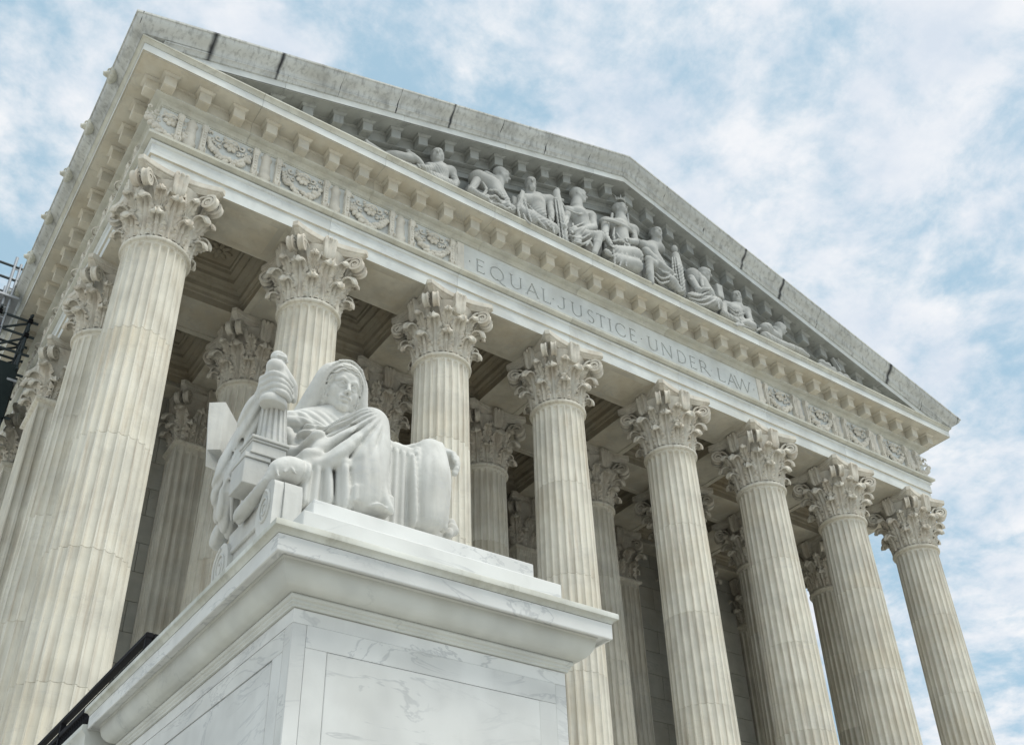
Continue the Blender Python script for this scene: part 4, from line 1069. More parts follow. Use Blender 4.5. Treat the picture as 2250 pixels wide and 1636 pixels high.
# cloth masses: between the knees, left of the right leg, outer right
zb_ = P(880,1002,-14.25)[2]; F.box((P(880,1062,-14.25)[0],-14.27,(zb_-1.3)/2), (0.29,0.21,(zb_+1.3)/2), None, 0.06, 0.06)
F.box(P(728,1068,-14.21), (0.30,0.20,0.44), None, 0.06, 0.06)
F.box((0.22,-13.95,-0.85), (0.16,0.45,0.48), None, 0.08, 0.08)
F.box((-0.45,-13.55,-0.85), (0.78,0.55,0.48), None, 0.06, 0.06)
# lap folds sweeping from the knee to the left hip
for a, r in [(((808,915,-14.36),(760,940,-14.24),(715,972,-14.10),(665,1000,-14.0),(640,1012,-13.95)), (0.07,0.075,0.07,0.055,0.03)),
             (((800,935,-14.48),(755,962,-14.40),(712,990,-14.30),(672,1008,-14.22),(645,1014,-14.16)), (0.06,0.080,0.082,0.065,0.04)),
             (((795,950,-14.54),(755,982,-14.50),(722,1008,-14.42),(690,1022,-14.36),(650,1017,-14.26)), (0.05,0.070,0.080,0.080,0.045)),
             (((788,968,-14.58),(756,998,-14.54),(735,1018,-14.48),(716,1020,-14.42)), (0.04,0.055,0.055,0.035)),
             (((778,985,-14.60),(756,1012,-14.54),(745,1024,-14.50)), (0.03,0.035,0.02)),
             (((740,948,-14.16),(700,965,-14.0),(668,985,-13.92)), (0.02,0.025,0.02))]:
    c([P(*q) for q in a], r, 0.020, n=5)
# vertical folds of the skirt
edge_folds = [((764,965),(760,1040),(764,1112),-14.54,0.036), ((846,940),(843,1030),(850,1116),-14.53,0.040), ((916,985),(912,1060),(914,1150),-14.48,0.046), ((970,975),(980,1060),(974,1160),-14.50,0.036)]
edge_folds += [((720,1022),(722,1065),(726,1104),-14.42,0.042), ((744,1015),(744,1065),(748,1110),-14.46,0.042)]
for a, b_, d, y, r in edge_folds: c([P(*a, y-0.01), P(*b_, y-0.035), P(*d, y-0.05)], [r*0.5, r*1.05, r*1.2], 0.03, n=6)
# hem lobes over the plinth edge and the lobe left of the skirt
F.box(P(682,1062,-14.32), (0.14,0.12,0.30), None, 0.05, 0.04)
c([P(834,1010,-14.62), P(838,1060,-14.66), P(846,1100,-14.70), P(858,1124,-14.70)], [0.02,0.032,0.036,0.03], 0.03, n=5)
c([P(990,1150,-14.28), P(994,1164,-14.34), P(984,1174,-14.42)], [0.045,0.05,0.04], 0.03)
# saddle of cloth between the knees
c([P(860,995,-14.28), P(882,1022,-14.25), P(910,1012,-14.30)], [0.10,0.10,0.11], 0.06, n=3)
c([P(862,985,-14.44), P(880,1008,-14.40), P(902,1008,-14.44)], [0.028,0.035,0.03], 0.02, n=3)
c([P(868,975,-14.40), P(890,985,-14.36), P(915,978,-14.40)], [0.025,0.03,0.025], 0.02, n=3)
# left arm resting behind the left knee, hand over it
c([P(800,1000,-13.45), P(870,1025,-13.65), P(930,1008,-13.95), P(982,1003,-14.18)], [0.15,0.12,0.10,0.085], 0.05, n=4)
F.ell(P(988,1012,-14.28), (0.075,0.12,0.08), None, 0.04)
for j, (u0, v0, u1, v1, u2, v2) in enumerate([(982,995,996,998,999,1012),(988,1003,1003,1007,1003,1020),(990,1013,1005,1018,1003,1030),(990,1024,1003,1029,999,1040)]):
    c([P(u0,v0,-14.28), P(u1,v1,-14.42), P(u2,v2,-14.47)], [0.036,0.032,0.024], 0.008, n=2)
# right arm: sleeve, bare forearm
c([P(632,950,-13.45), P(575,985,-13.45), P(545,1000,-13.55)], [0.20,0.19,0.15], 0.06, n=4)
c([P(545,1000,-13.60), P(551,955,-13.75), P(562,905,-13.88), P(574,880,-13.95)], [0.135,0.135,0.105,0.080], 0.04, n=4)
# hanging sleeve
F.ell(P(532,975,-13.50), (0.13,0.20,0.38), frame((0.0,-1,0),(0.28,0,1)), 0.05)
for a, r in [(((566,905,-13.72),(543,925,-13.62),(520,975,-13.58),(498,1015,-13.58),(487,1045,-13.60)), (0.035,0.05,0.075,0.085,0.06)),
             (((552,930,-13.72),(538,965,-13.72),(524,1005,-13.72),(513,1040,-13.72),(508,1075,-13.70)), (0.03,0.05,0.06,0.06,0.05)),
             (((545,965,-13.80),(540,1000,-13.82),(532,1020,-13.82),(522,1050,-13.80)), (0.03,0.045,0.04,0.03)),
             (((508,1060,-13.70),(500,1085,-13.66),(497,1115,-13.6),(498,1150,-13.5)), (0.055,0.065,0.06,0.055)),
             (((490,1045,-13.60),(480,1080,-13.5),(484,1120,-13.4),(484,1145,-13.3)), (0.06,0.065,0.06,0.05)),
             (((497,1110,-13.6),(498,1140,-13.5),(508,1170,-13.42)), (0.075,0.085,0.07)),
             (((520,1060,-13.78),(516,1100,-13.7),(520,1140,-13.6)), (0.03,0.04,0.03)),
             (((492,1160,-13.2),(482,1182,-13.1),(476,1196,-13.0)), (0.07,0.08,0.06))]:
    c([P(*q) for q in a], r, 0.020, n=4)
for a, r in [(((545,935,-13.78),(528,985,-13.76),(508,1035,-13.74)), (0.012,0.02,0.016)), (((505,1070,-13.78),(500,1110,-13.76),(500,1150,-13.6)), (0.010,0.014,0.010)), (((540,980,-13.86),(534,1005,-13.86),(526,1030,-13.84)), (0.01,0.016,0.01))]:
    c([P(*q) for q in a], r, 0.016, True, n=4)
for a, r in [(((558,915,-13.80),(530,965,-13.70),(508,1015,-13.68),(494,1050,-13.68)), (0.014,0.022,0.026,0.02)), (((549,950,-13.86),(536,990,-13.84),(520,1035,-13.82)), (0.014,0.02,0.018)), (((500,1055,-13.74),(488,1090,-13.66),(487,1130,-13.58)), (0.016,0.022,0.018)), (((512,1065,-13.80),(508,1105,-13.76),(512,1150,-13.62)), (0.014,0.02,0.014)), (((505,1050,-13.78),(520,1055,-13.84),(532,1050,-13.86)), (0.016,0.02,0.012)), (((488,1075,-13.64),(500,1080,-13.72),(512,1078,-13.78)), (0.014,0.018,0.012))]:
    c([P(*q) for q in a], r, 0.012, n=4)
# bound cushion roll along the chair arm
c([P(654,1040,-14.38), P(632,1033,-14.38), P(612,1034,-14.40)], [0.125,0.120,0.095], 0.03, n=3); c([P(612,1034,-14.40), P(588,1058,-14.36), P(560,1092,-14.18), P(538,1120,-13.98), P(526,1138,-13.85)], [0.080,0.052,0.056,0.064,0.055], 0.02, n=3)
c([P(585,1052,-14.40), P(556,1086,-14.22), P(532,1115,-14.02)], [0.02,0.024,0.02], 0.012, n=3)
for a in [((628,1012,-14.49),(650,1040,-14.51)), ((650,1014,-14.49),(626,1036,-14.50)), ((604,1020,-14.46),(612,1046,-14.49))]:
    c([P(*a[0]), P(*a[1])], 0.013, 0.006)
PLT = lambda v: (np.sqrt(np.sin(v)**2+0.025)-0.66)*1.5
def pleat(x, ph=0.0, w=0.085, z0=-0.4, fan=0.25):
    return lambda X_, Y_, Z_: PLT(math.pi*((X_-x)*(1+fan*(Z_-z0))/w+ph))*1.06
# pleats: between the knees, left of the shin, outer right, sleeve, lap and shins
xa, xb = P(846,1060,-14.45)[0], P(914,1060,-14.5)[0]
F.ripple((xa-0.02,-14.80,-1.34), (xb+0.02,-14.1,P(880,1010,-14.3)[2]), 0.030, pleat((xa+xb)/2, 0.2, 0.088, -1.2, 0.16), 0.05)
xa, xb = P(660,1060,-14.4)[0], P(762,1060,-14.5)[0]
F.ripple((xa-0.05,-14.75,-1.34), (xb+0.02,-14.05,P(705,1028,-14.4)[2]), 0.032, pleat((xa+xb)/2, 0.1, 0.105, -1.2, 0.22), 0.06)
xa, xb = P(970,1060,-14.4)[0], P(1002,1060,-14.2)[0]
F.ripple((xa-0.02,-14.75,-1.34), (xb+0.15,-13.6,-0.25), 0.020, lambda X_, Y_, Z_: PLT(math.pi*((Y_*0.8+X_)/0.10)), 0.08)
s1, s2 = P(566,905,-13.72), P(488,1045,-13.62); sd = (s2-s1)[[0,2]]; sd = sd/np.linalg.norm(sd)
F.ripple((-2.05,-14.15,-0.80), (-1.24,-13.2,0.12), 0.020, lambda X_, Y_, Z_: PLT(math.pi*(((X_-s1[0])*sd[1]-(Z_-s1[2])*sd[0])/0.085+0.3*Y_)), 0.10)
F.ripple((-2.05,-14.0,-1.45), (-1.40,-12.9,-0.72), 0.014, lambda X_, Y_, Z_: PLT(math.pi*((X_+0.25*Z_)/0.07)), 0.08)
# lap: folds fanning out from the raised knee; bodice and shins
kx_, kz_ = KR[0]+0.10, KR[2]+0.12
F.ripple((-1.28,-14.75,-0.72), (-0.46,-13.75,0.16), 0.036, lambda X_, Y_, Z_: PLT(np.arctan2(Z_-kz_, -(X_-kx_))*15.0)*np.clip(np.sqrt((X_-kx_)**2+(Z_-kz_)**2)/0.30-0.30, 0, 1), 0.09)
F.ripple((-1.05,-14.0,-0.22), (-0.20,-13.3,0.45), 0.013, lambda X_, Y_, Z_: PLT(math.pi*((Z_*0.75+X_*0.65)/0.085)), 0.10)
F.ripple((-0.85,-14.9,-1.34), (-0.40,-14.25,-0.25), 0.007, lambda X_, Y_, Z_: PLT(math.pi*((X_+0.10*Z_)/0.115+0.35)), 0.10)
F.ripple((-0.05,-14.9,-1.34), (0.34,-14.2,-0.30), 0.008, lambda X_, Y_, Z_: PLT(math.pi*((X_-0.12*Z_)/0.105)), 0.10)
body = link('robed_body', F.mesh('robed_body', SO, 1), M['statue'], stat, loc=(0,0,0))
# hand gripping the figurine, finer lattice
F = Field(P(560,900,-13.9)-np.array((0.15,0.65,0.2)), P(640,820,-14.1)+np.array((0.15,0.35,0.2)), 0.0085)
F.cap(P(562,905,-13.88), P(574,880,-13.95), 0.103, 0.080, 0.02)
F.ell(P(580,864,-13.98), (0.068,0.085,0.125), frame((0.5,-0.8,0.2),(0.35,0,1)), 0.05)
fing = [((577,833),(602,821),(624,831),(640,848)), ((577,845),(604,833),(627,845),(640,862)), ((579,857),(605,846),(628,857),(639,874)), ((583,869),(606,860),(625,866),(635,880))]
for j, f4 in enumerate(fing):
    ys = (-14.10,-14.29,-14.33,-14.20)
    F.chain([P(*f4[0],ys[0]), P(*f4[1],ys[1]), P(*f4[2],ys[2]), P(*f4[3],ys[3])], [0.034,0.036,0.033,0.026], 0.004, n=4)
    F.cap(P(572,872,-13.97), P(*f4[0],ys[0]), 0.05, 0.032, 0.02)
F.chain([P(572,868,-13.9), P(590,850,-13.88), P(612,845,-13.92)], [0.04,0.036,0.028], 0.02, n=3)
link('gripping_hand', F.mesh('gripping_hand', SO, 1), M['statue'], stat)
# head, hair and hood at a finer lattice
hc = P(745,863,-13.62)
rot = frame((0.0,-0.97,-0.24), (0.07,0,1)); HS = 1.12
F = Field(hc-np.array((0.58,0.50,0.62)), hc+np.array((0.52,0.55,0.50)), 0.0088)
T = head_field(F, hc, rot, HS, hair='waves', female=True)
def strands(X_, Y_, Z_):
    q = [X_-hc[0], Y_-hc[1], Z_-hc[2]]; lx, ly, lz = [sum(q[i]*rot[i][k] for i in range(3))/HS for k in range(3)]
    r = np.sqrt(lx**2+(lz+0.03)**2); a = np.arctan2(np.abs(lx), lz+0.03)
    m = np.clip((r-(0.168-0.020*np.clip(a-1.0, 0, 1)))/0.02, 0, 1)*np.clip((ly+0.10)/0.05, 0, 1)*np.clip((2.4-a)/0.3, 0, 1)
    return m*np.sin(2*math.pi*(r+0.010*np.sin(11*a)+0.25*ly)/0.030)
F.ripple(F.lo, F.lo+F.h*F.n, 0.010, strands, 0.02)
# hood: shell open to the front, falling to the shoulders
F2 = Field(hc-np.array((0.58,0.50,0.62)), hc+np.array((0.52,0.55,0.50)), 0.0088)
F2.ell(T(0,-0.05,0.07), (0.265,0.30,0.30), rot, 0.05)
for x, dx_ in ((-1, 0.13), (1, 0.03)):
    F2.chain([T(x*0.17,0.03,0.16), T(x*0.215,0.02,0.0), T(x*(0.235+dx_*0.4),-0.02,-0.2), T(x*(0.25+dx_),-0.06,-0.42)], [0.075,0.072,0.085,0.10], 0.05, n=3)
    F2.chain([T(x*0.12,0.125,0.255), T(x*0.205,0.10,0.13), T(x*0.228,0.08,-0.05), T(x*(0.24+dx_*0.5),0.03,-0.26), T(x*(0.26+dx_),0.0,-0.42)], [0.012,0.013,0.015,0.018,0.020], 0.012, n=4)
    F2.chain([T(x*0.20,-0.05,0.16), T(x*0.25,-0.06,-0.05), T(x*(0.28+dx_*0.6),-0.08,-0.3)], [0.02,0.03,0.035], 0.02, n=3)
F2.chain([T(-0.12,0.115,0.262), T(0,0.125,0.30), T(0.12,0.115,0.262)], 0.012, 0.012, n=4)
F2.chain([T(-0.05,0.0,-0.5), T(-0.05,-0.2,-0.1)], [0.24,0.16], 0.06)
F2.ell(T(0,0.18,0.010), (0.220,0.31,0.255), rot, 0.015, True); F2.box(T(0,0.22,-0.28), (0.185,0.30,0.38), rot, 0.08, 0.03, True)
F.D = np.minimum(F.D, F2.D)
link('hooded_head', F.mesh('hooded_head', SO, 1), M['statue'], stat)
# figurine: fluted tapering shaft, bust and blindfolded head
ax0, ax1 = P(594,986,-14.06), P(606,870,-14.10)
d_ = ax1-ax0; L_ = np.linalg.norm(d_); zx = d_/L_; xx = np.cross((0,1,0), zx); xx /= np.linalg.norm(xx); yx = np.cross(zx, xx)
rows = []
for t in np.linspace(0, 1, 6):
    rr = 0.150-0.038*t+(0.008 if t == 0 else 0)
    rows.append([ax0-SO+zx*L_*t+(rr-0.020*max(0, math.cos(a*16))**0.6)*(math.cos(a)*xx+math.sin(a)*yx) for a in np.linspace(0, 2*math.pi, 128, endpoint=False)])
mb = MB(); mb.grid(rows, True); mb.f.append(tuple(range(128))[::-1]); mb.f.append(tuple(5*128+j for j in range(128)))
fig = link('figurine', mb.mesh('figurine', 40), M['statue'], stat)
F = Field(P(600,860,-14.12)-np.array((0.30,0.32,0.25)), P(612,800,-14.1)+np.array((0.32,0.32,0.32)), 0.009)
F.ell(P(600,885,-14.22), (0.135,0.11,0.10), None, 0.03)
F.chain([P(603,875,-14.12), P(606,840,-14.10), P(607,815,-14.08)], [0.125,0.12,0.10], 0.04)
F.ell(P(604,806,-14.17), (0.085,0.08,0.085), None, 0.03)
F.chain([P(612,800,-14.12), P(628,825,-14.12), P(642,850,-14.10), P(645,880,-14.08)], [0.05,0.05,0.05,0.03], 0.02, n=4)
F.chain([P(622,812,-14.02), P(636,840,-14.04), P(640,872,-14.06)], [0.035,0.035,0.025], 0.015, n=4)
for q in range(5): F.cap(P(636,852+5*q,-14.16), P(646,856+5*q,-14.10), 0.016, None, 0.006)
fh = P(613,790,-14.08); fr = frame((0.75,-0.62,-0.2), (0.05,0,1))
head_field(F, fh, fr, 0.36, hair='short')
F.chain([fh+fr@np.array(q) for q in ((-0.065,0.02,0.0),(-0.03,0.075,0.004),(0.03,0.075,0.004),(0.065,0.02,0.0),(0.04,-0.06,0.0),(-0.04,-0.06,0.0),(-0.065,0.02,0.0))], 0.014, 0.008)
link('bust', F.mesh('bust', SO, 1), M['statue'], fig)
# moulded block under the figurine
b0, b1 = P(550,978,-14.20), P(636,985,-14.20)
zt_ = ax0[2]
mb = MB()
def blk(x0, x1, y0, y1, z0, z1, e=0.006): mb.bbox((x0-SO[0], y0-SO[1], z0-SO[2]), (x1-SO[0], y1-SO[1], z1-SO[2]), e)
blk(b0[0], b1[0], -14.22, -13.90, zt_-0.030, zt_); blk(b0[0]+0.012, b1[0]-0.012, -14.205, -13.91, zt_-0.055, zt_-0.032); blk(b0[0]+0.02, b1[0]-0.02, -14.19, -13.92, zt_-0.165, zt_-0.057); blk(b0[0]+0.008, b1[0]-0.008, -14.205, -13.91, zt_-0.185, zt_-0.167)
link('figurine_base', mb.mesh(), M['statue'], stat)
mb = MB(); blk(b0[0]-0.035, b1[0]-0.16, -14.19, -13.85, zt_-0.235, zt_-0.187); blk(b0[0]-0.025, b1[0]-0.17, -14.175, -13.86, zt_-0.50, zt_-0.237); link('arm_block', mb.mesh(), M['statue'], stat)
# chair side with scroll ends
mb = MB()
CX = -1.46
blk(CX+0.03, CX+0.26, -14.50, -13.30, -1.862, -1.36, 0.012)
blk(CX, CX+0.26, -14.50, -13.35, -1.40, -1.35, 0.012)
blk(CX+0.02, CX+0.25, -14.40, -13.45, -1.38, -1.12, 0.03)
def prof_x(pts, x0, x1):
    n = len(pts); v = [(x-SO[0], y-SO[1], z-SO[2]) for x in (x0, x1) for y, z in pts]
    mb.add(v, [(j, (j+1)%n, n+(j+1)%n, n+j) for j in range(n)]+[tuple(range(n))[::-1], tuple(n+j for j in range(n))])
def spiral(yc, zc, r, x0, s=1):
    mb.tube([(x0-SO[0], yc+s*r*(1-0.82*i/30)*math.cos(R_(95+i*25))-SO[1], zc+1.35*r*(1-0.82*i/30)*math.sin(R_(95+i*25))-SO[2]) for i in range(31)], [0.017-0.0003*i for i in range(31)], 6)
# front scroll board: flat front, rounded foot and head
prof_x([(-14.56,-1.86),(-14.56,-1.14),(-14.54,-1.09),(-14.48,-1.055),(-14.40,-1.06),(-14.30,-1.12),(-14.22,-1.24),(-14.20,-1.36),(-14.24,-1.48),(-14.34,-1.58),(-14.36,-1.86)], CX-0.012, CX+0.075)
prof_x([(-14.575,-1.86),(-14.59,-1.45),(-14.585,-1.20),(-14.56,-1.10),(-14.48,-1.06),(-14.40,-1.07),(-14.40,-1.86)], CX+0.078, CX+0.245)
spiral(-14.38, -1.30, 0.125, CX-0.016)
prof_x([(-13.44+0.19*math.cos(a), -1.50+0.27*math.sin(a)) for a in np.linspace(0, 2*math.pi, 28, endpoint=False)], CX-0.02, CX+0.22)
spiral(-13.44, -1.48, 0.155, CX-0.024, -1)
link('chair_side', mb.mesh('m', 40), M['statue'], stat)
# chair back wing: slab with splayed underside
fa = [P(460,884,-13.25), P(496,883,-13.25), P(484,987,-13.25), P(455,987,-13.25)]
ba = [q+np.array((0.10,0.30,0.0)) for q in fa]; ba[1] = P(522,930,-13.05); ba[2] = P(512,1010,-13.05)
lo_ = [P(462,1010,-13.2), P(492,1050,-13.2)]
v = [tuple(q-SO) for q in fa+ba]+[tuple(P(478,1035,-13.15)-SO), tuple(P(505,1030,-13.05)-SO)]
mb = MB(); mb.add(v, [(0,1,2,3),(0,4,5,1),(1,5,6,2),(3,2,9,8),(2,6,9),(0,3,7,4),(3,8,7),(4,7,6,5),(7,8,9,6)])
wm_ = mb.mesh(); bm = bmesh.new(); bm.from_mesh(wm_); bmesh.ops.recalc_face_normals(bm, faces=bm.faces); bm.to_mesh(wm_); bm.free()
link('chair_back', wm_, M['statue'], stat)
# ================================================================== PEDIMENT FIGURES
ZT = 19.735
def fig_head(F, c, f, s, hair='short', beard=False, hood=False, female=False):
    s = s*1.10; rot = frame(f, (0,0,1)); T = head_field(F, c, rot, s, hair=hair, beard=beard, female=female)
    F.cap(T(0,-0.03,-0.12), T(0,-0.06,-0.50), 0.135*s, 0.20*s, 0.06*s)
    return T
def torso(F, ch, pel, sL, sR, r=0.30, k=0.08):
    r = r*1.12
    F.chain([pel, ch], [r*0.95, r], k); F.cap(sL, sR, r*0.66, r*0.66, k); d_ = np.array(sR)-np.array(sL); d_ = d_/np.linalg.norm(d_)
    for q_, s_ in ((sL,-1),(sR,1)): F.ell(np.array(q_)+d_*s_*0.05, (r*0.62,r*0.55,r*0.6), None, 0.06); F.chain([ch, (np.array(sL)+np.array(sR))/2], [r, r*0.8], k)
def arm(F, a, b, c, r=0.135, hand=True):
    r = r*1.22; F.chain([a, b], [r, r*0.86], 0.05); F.chain([b, c], [r*0.86, r*0.6], 0.04)
    if hand:
        d = np.array(c)-np.array(b); d /= np.linalg.norm(d); F.ell(np.array(c)+d*0.08, (0.09,0.09,0.07), None, 0.03)
        side = np.cross(d, (0,1,0)); side /= np.linalg.norm(side)+1e-9
        for q in (-1.5,-0.5,0.5,1.5): F.cap(np.array(c)+d*0.12+side*0.035*q, np.array(c)+d*0.26+side*0.045*q+np.array((0,-0.02,-0.03)), 0.026, 0.020, 0.008)
def folds(F, segs, r=0.05, k=0.03):
    for s in segs: F.chain([P(*q) for q in s], [r*0.6]+[r]*(len(s)-2)+[r*0.7], k, n=4)
FY0, FY1 = -2.05, -0.90
def field(lo_px, hi_px, h=0.026):
    a = P(*lo_px, -1.4); b = P(*hi_px, -1.4); 
    return Field((min(a[0],b[0])-0.9, -2.12, ZT-0.15), (max(a[0],b[0])+0.9, -0.80, max(a[2],b[2])+0.8), h)
def finish(F, name, label, cat='statue', sm=1, drape=True):
    org = np.array((F.lo[0]+0.5*F.h*F.n[0], -1.4, ZT))
    rs = random.Random(name)
    k1, k2 = rs.uniform(0.5, 0.9)*rs.choice((-1,1)), rs.uniform(0.10, 0.13)
    top = ZT+0.36*(F.lo[2]+F.h*F.n[2]-0.8-ZT)
    if drape: F.ripple((F.lo[0],-2.1,ZT-0.1), (F.lo[0]+F.h*F.n[0],-1.25,top), 0.020, lambda X_, Y_, Z_: (np.abs(np.sin(math.pi*(X_+k1*Z_+0.12*np.sin(X_*4.0))/k2))-0.6)*1.5, 0.15)
    F.box((org[0],-0.75,ZT+2), (20,0.06,6), None, 0.0, 0.02, True)
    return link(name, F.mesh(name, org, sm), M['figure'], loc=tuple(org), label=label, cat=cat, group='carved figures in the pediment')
# 1 reclining figure, far left: only the raised arm and knee show
F = field((850,345), (925,345), 0.030)
F.chain([P(845,345,-1.2), P(868,345,-1.35), P(905,352,-1.5)], [0.16,0.20,0.18], 0.06, n=3)
F.chain([P(900,340,-1.5), P(918,352,-1.65), P(930,366,-1.7)], [0.12,0.10,0.08], 0.04, n=3)
F.ell(P(897,333,-1.4), (0.10,0.08,0.07), None, 0.04); F.chain([P(868,352,-1.7), P(900,366,-1.8), P(930,376,-1.75)], [0.10,0.10,0.08], 0.04)
F.chain([P(780,300,-1.4), P(800,315,-1.5), P(845,345,-1.3)], [0.08,0.14,0.16], 0.05); F.ell(P(762,285,-1.3), (0.2,0.16,0.2), None, 0.05)
for q in range(4): F.cap(P(925+2*q,362+q,-1.72), P(931+2*q,374,-1.78), 0.025, 0.018, 0.01)
finish(F, 'reclining_figure', 'reclining carved figure in the far left of the pediment, arm draped over its knee')
# 2 youth turned left
F = field((925,410), (1010,310))
pc, ch = P(965,405,-1.45), P(962,382,-1.45)
torso(F, ch, pc, P(945,372,-1.5), P(988,378,-1.35), 0.30)
fig_head(F, P(961,345,-1.5), (-0.45,-0.85,-0.1), 1.16, 'short')
arm(F, P(992,380,-1.35), P(1001,402,-1.5), P(990,420,-1.75), 0.13, False)
arm(F, P(948,372,-1.55), P(938,372,-1.75), P(928,368,-1.85), 0.12)
folds(F, [((925,376,-1.75),(948,380,-1.8),(972,386,-1.75)), ((955,384,-1.8),(975,392,-1.8),(985,408,-1.85)), ((962,388,-1.8),(970,402,-1.85),(972,415,-1.9))])
F.chain([P(930,385,-1.6), P(985,410,-1.7)], [0.2,0.25], 0.05)
finish(F, 'carved_youth', 'bare-headed carved youth beside the reclining figure, face turned to the left')
# 3 stooping man in profile to the right
F = field((1020,450), (1125,380))
F.chain([P(1050,395,-1.35), P(1075,410,-1.4), P(1090,432,-1.5)], [0.34,0.36,0.34], 0.08)
F.chain([P(1068,388,-1.3), P(1098,402,-1.4)], [0.20,0.15], 0.06)
fig_head(F, P(1101,386,-1.45), (0.90,-0.40,-0.15), 1.16, 'short')
arm(F, P(1047,398,-1.55), P(1035,420,-1.7), P(1066,436,-1.85), 0.13); arm(F, P(1095,410,-1.6), P(1112,440,-1.75), P(1118,452,-1.9), 0.12)
F.chain([P(1060,440,-1.6), P(1120,462,-1.7)], [0.25,0.22], 0.06)
folds(F, [((1060,400,-1.72),(1068,416,-1.78),(1062,430,-1.85)), ((1075,418,-1.8),(1090,420,-1.82),(1103,432,-1.85)), ((1070,434,-1.92),(1088,432,-1.92),(1100,444,-1.95)), ((1080,446,-1.95),(1100,452,-1.95),(1118,462,-1.95)), ((1085,404,-1.7),(1098,418,-1.75),(1108,436,-1.85))], 0.055)
finish(F, 'carved_stooping_man', 'carved stooping robed man in profile facing right, left half of the pediment')
# 4 bald seated man, chin on hand
F = field((1125,500), (1225,390))
torso(F, P(1175,450,-1.4), P(1180,478,-1.45), P(1150,440,-1.45), P(1205,442,-1.4), 0.33)
fig_head(F, P(1165,407,-1.45), (-0.35,-0.92,-0.1), 1.16, 'none', True)
arm(F, P(1148,440,-1.5), P(1140,462,-1.75), P(1147,428,-1.72), 0.13); arm(F, P(1207,446,-1.45), P(1211,468,-1.6), P(1212,482,-1.72), 0.13)
F.chain([P(1140,470,-1.6), P(1165,485,-1.65), P(1210,505,-1.7)], [0.30,0.34,0.28], 0.08)
folds(F, [((1148,430,-1.8),(1138,455,-1.88),(1142,478,-1.95)), ((1152,436,-1.85),(1158,462,-1.9),(1168,488,-1.98)), ((1158,448,-1.8),(1180,472,-1.88),(1210,500,-1.98)), ((1162,462,-1.88),(1182,484,-1.95),(1200,502,-2.0)), ((1206,476,-1.8),(1212,492,-1.9),(1218,512,-1.98)), ((1150,470,-1.95),(1155,484,-2.0),(1165,492,-2.02))], 0.05)
finish(F, 'carved_bald_man', 'carved bald bearded man seated with hand to chin and bare chest')
# 5 seated guard with fasces, looking right
F = field((1215,550), (1325,420))
F.chain([P(1238,530,-1.65), P(1229,470,-1.6), P(1222,425,-1.55)], [0.20,0.19,0.14], 0.03); F.ell(P(1224,422,-1.5), (0.12,0.12,0.20), None, 0.04)
F.chain([P(1218,437,-1.62), P(1236,440,-1.62)], 0.06, 0.02); F.cap(P(1234,446,-1.6), P(1241,456,-1.65), 0.05, 0.03, 0.02)
for q in (-1, 0, 1): F.chain([P(1238+q*7,530,-1.85), P(1230+q*6,470,-1.80), P(1225+q*5,440,-1.72)], 0.035, 0.02)
torso(F, P(1268,478,-1.35), P(1278,512,-1.35), P(1245,468,-1.35), P(1295,478,-1.35), 0.36)
fig_head(F, P(1270,430,-1.42), (0.85,-0.50,-0.05), 1.2, 'short'); F.ell(P(1265,440,-1.25), (0.18,0.18,0.34), None, 0.05)
folds(F, [((1243,458,-1.70),(1270,470,-1.74),(1297,468,-1.66))], 0.04)
arm(F, P(1300,480,-1.45), P(1304,500,-1.6), P(1262,508,-1.9), 0.14); arm(F, P(1245,472,-1.45), P(1238,500,-1.7), P(1238,496,-1.85), 0.12, False)
F.chain([P(1265,520,-1.6), P(1318,520,-1.85)], [0.27,0.20], 0.05); F.chain([P(1316,516,-1.88), P(1312,535,-1.92), P(1306,556,-1.94)], [0.17,0.16,0.11], 0.04); F.chain([P(1260,515,-1.6), P(1266,535,-1.8)], [0.28,0.20], 0.06)
folds(F, [((1250,516,-1.9),(1275,524,-1.96),(1298,514,-1.98)), ((1262,530,-1.98),(1282,536,-2.0),(1300,524,-2.0)), ((1288,540,-2.0),(1296,532,-2.02),(1302,542,-2.02)), ((1258,490,-1.68),(1262,498,-1.74),(1290,486,-1.66))], 0.045)
finish(F, 'carved_guard', 'carved seated guard gripping a bundle of rods, looking to the right')
# 6 enthroned crowned figure
F = field((1318,600), (1415,435))
torso(F, P(1355,505,-1.4), P(1362,540,-1.45), P(1332,492,-1.4), P(1388,508,-1.35), 0.37)
fig_head(F, P(1362,461,-1.45), (0.35,-0.90,0.1), 1.16, 'short', False, False, True)
for q in range(7):
    a = math.pi*(0.1+0.8*q/6); c0 = P(1361,446,-1.45); F.cap(c0+np.array((-0.22*math.cos(a),-0.20*math.sin(a),0.02)), c0+np.array((-0.27*math.cos(a),-0.25*math.sin(a),0.24 if q % 2 == 0 else 0.12)), 0.045, 0.012, 0.02)
F.cap(P(1345,470,-1.35), P(1343,488,-1.45), 0.06, None, 0.03); F.cap(P(1378,470,-1.35), P(1380,492,-1.45), 0.06, None, 0.03)
folds(F, [((1327,482,-1.72),(1345,486,-1.80),(1362,492,-1.82),(1380,502,-1.72),(1390,512,-1.6))], 0.075, 0.02)
arm(F, P(1330,496,-1.5), P(1328,518,-1.7), P(1340,535,-1.92), 0.14); arm(F, P(1390,512,-1.45), P(1396,532,-1.6), P(1380,528,-1.85), 0.13)
F.chain([P(1345,562,-1.62), P(1390,566,-1.66)], [0.40,0.40], 0.08); F.chain([P(1352,575,-1.75), P(1395,585,-1.75)], [0.30,0.30], 0.08); F.ell(P(1336,556,-1.92), (0.20,0.10,0.13), frame((0,-1,0),(0.4,0,1)), 0.04)
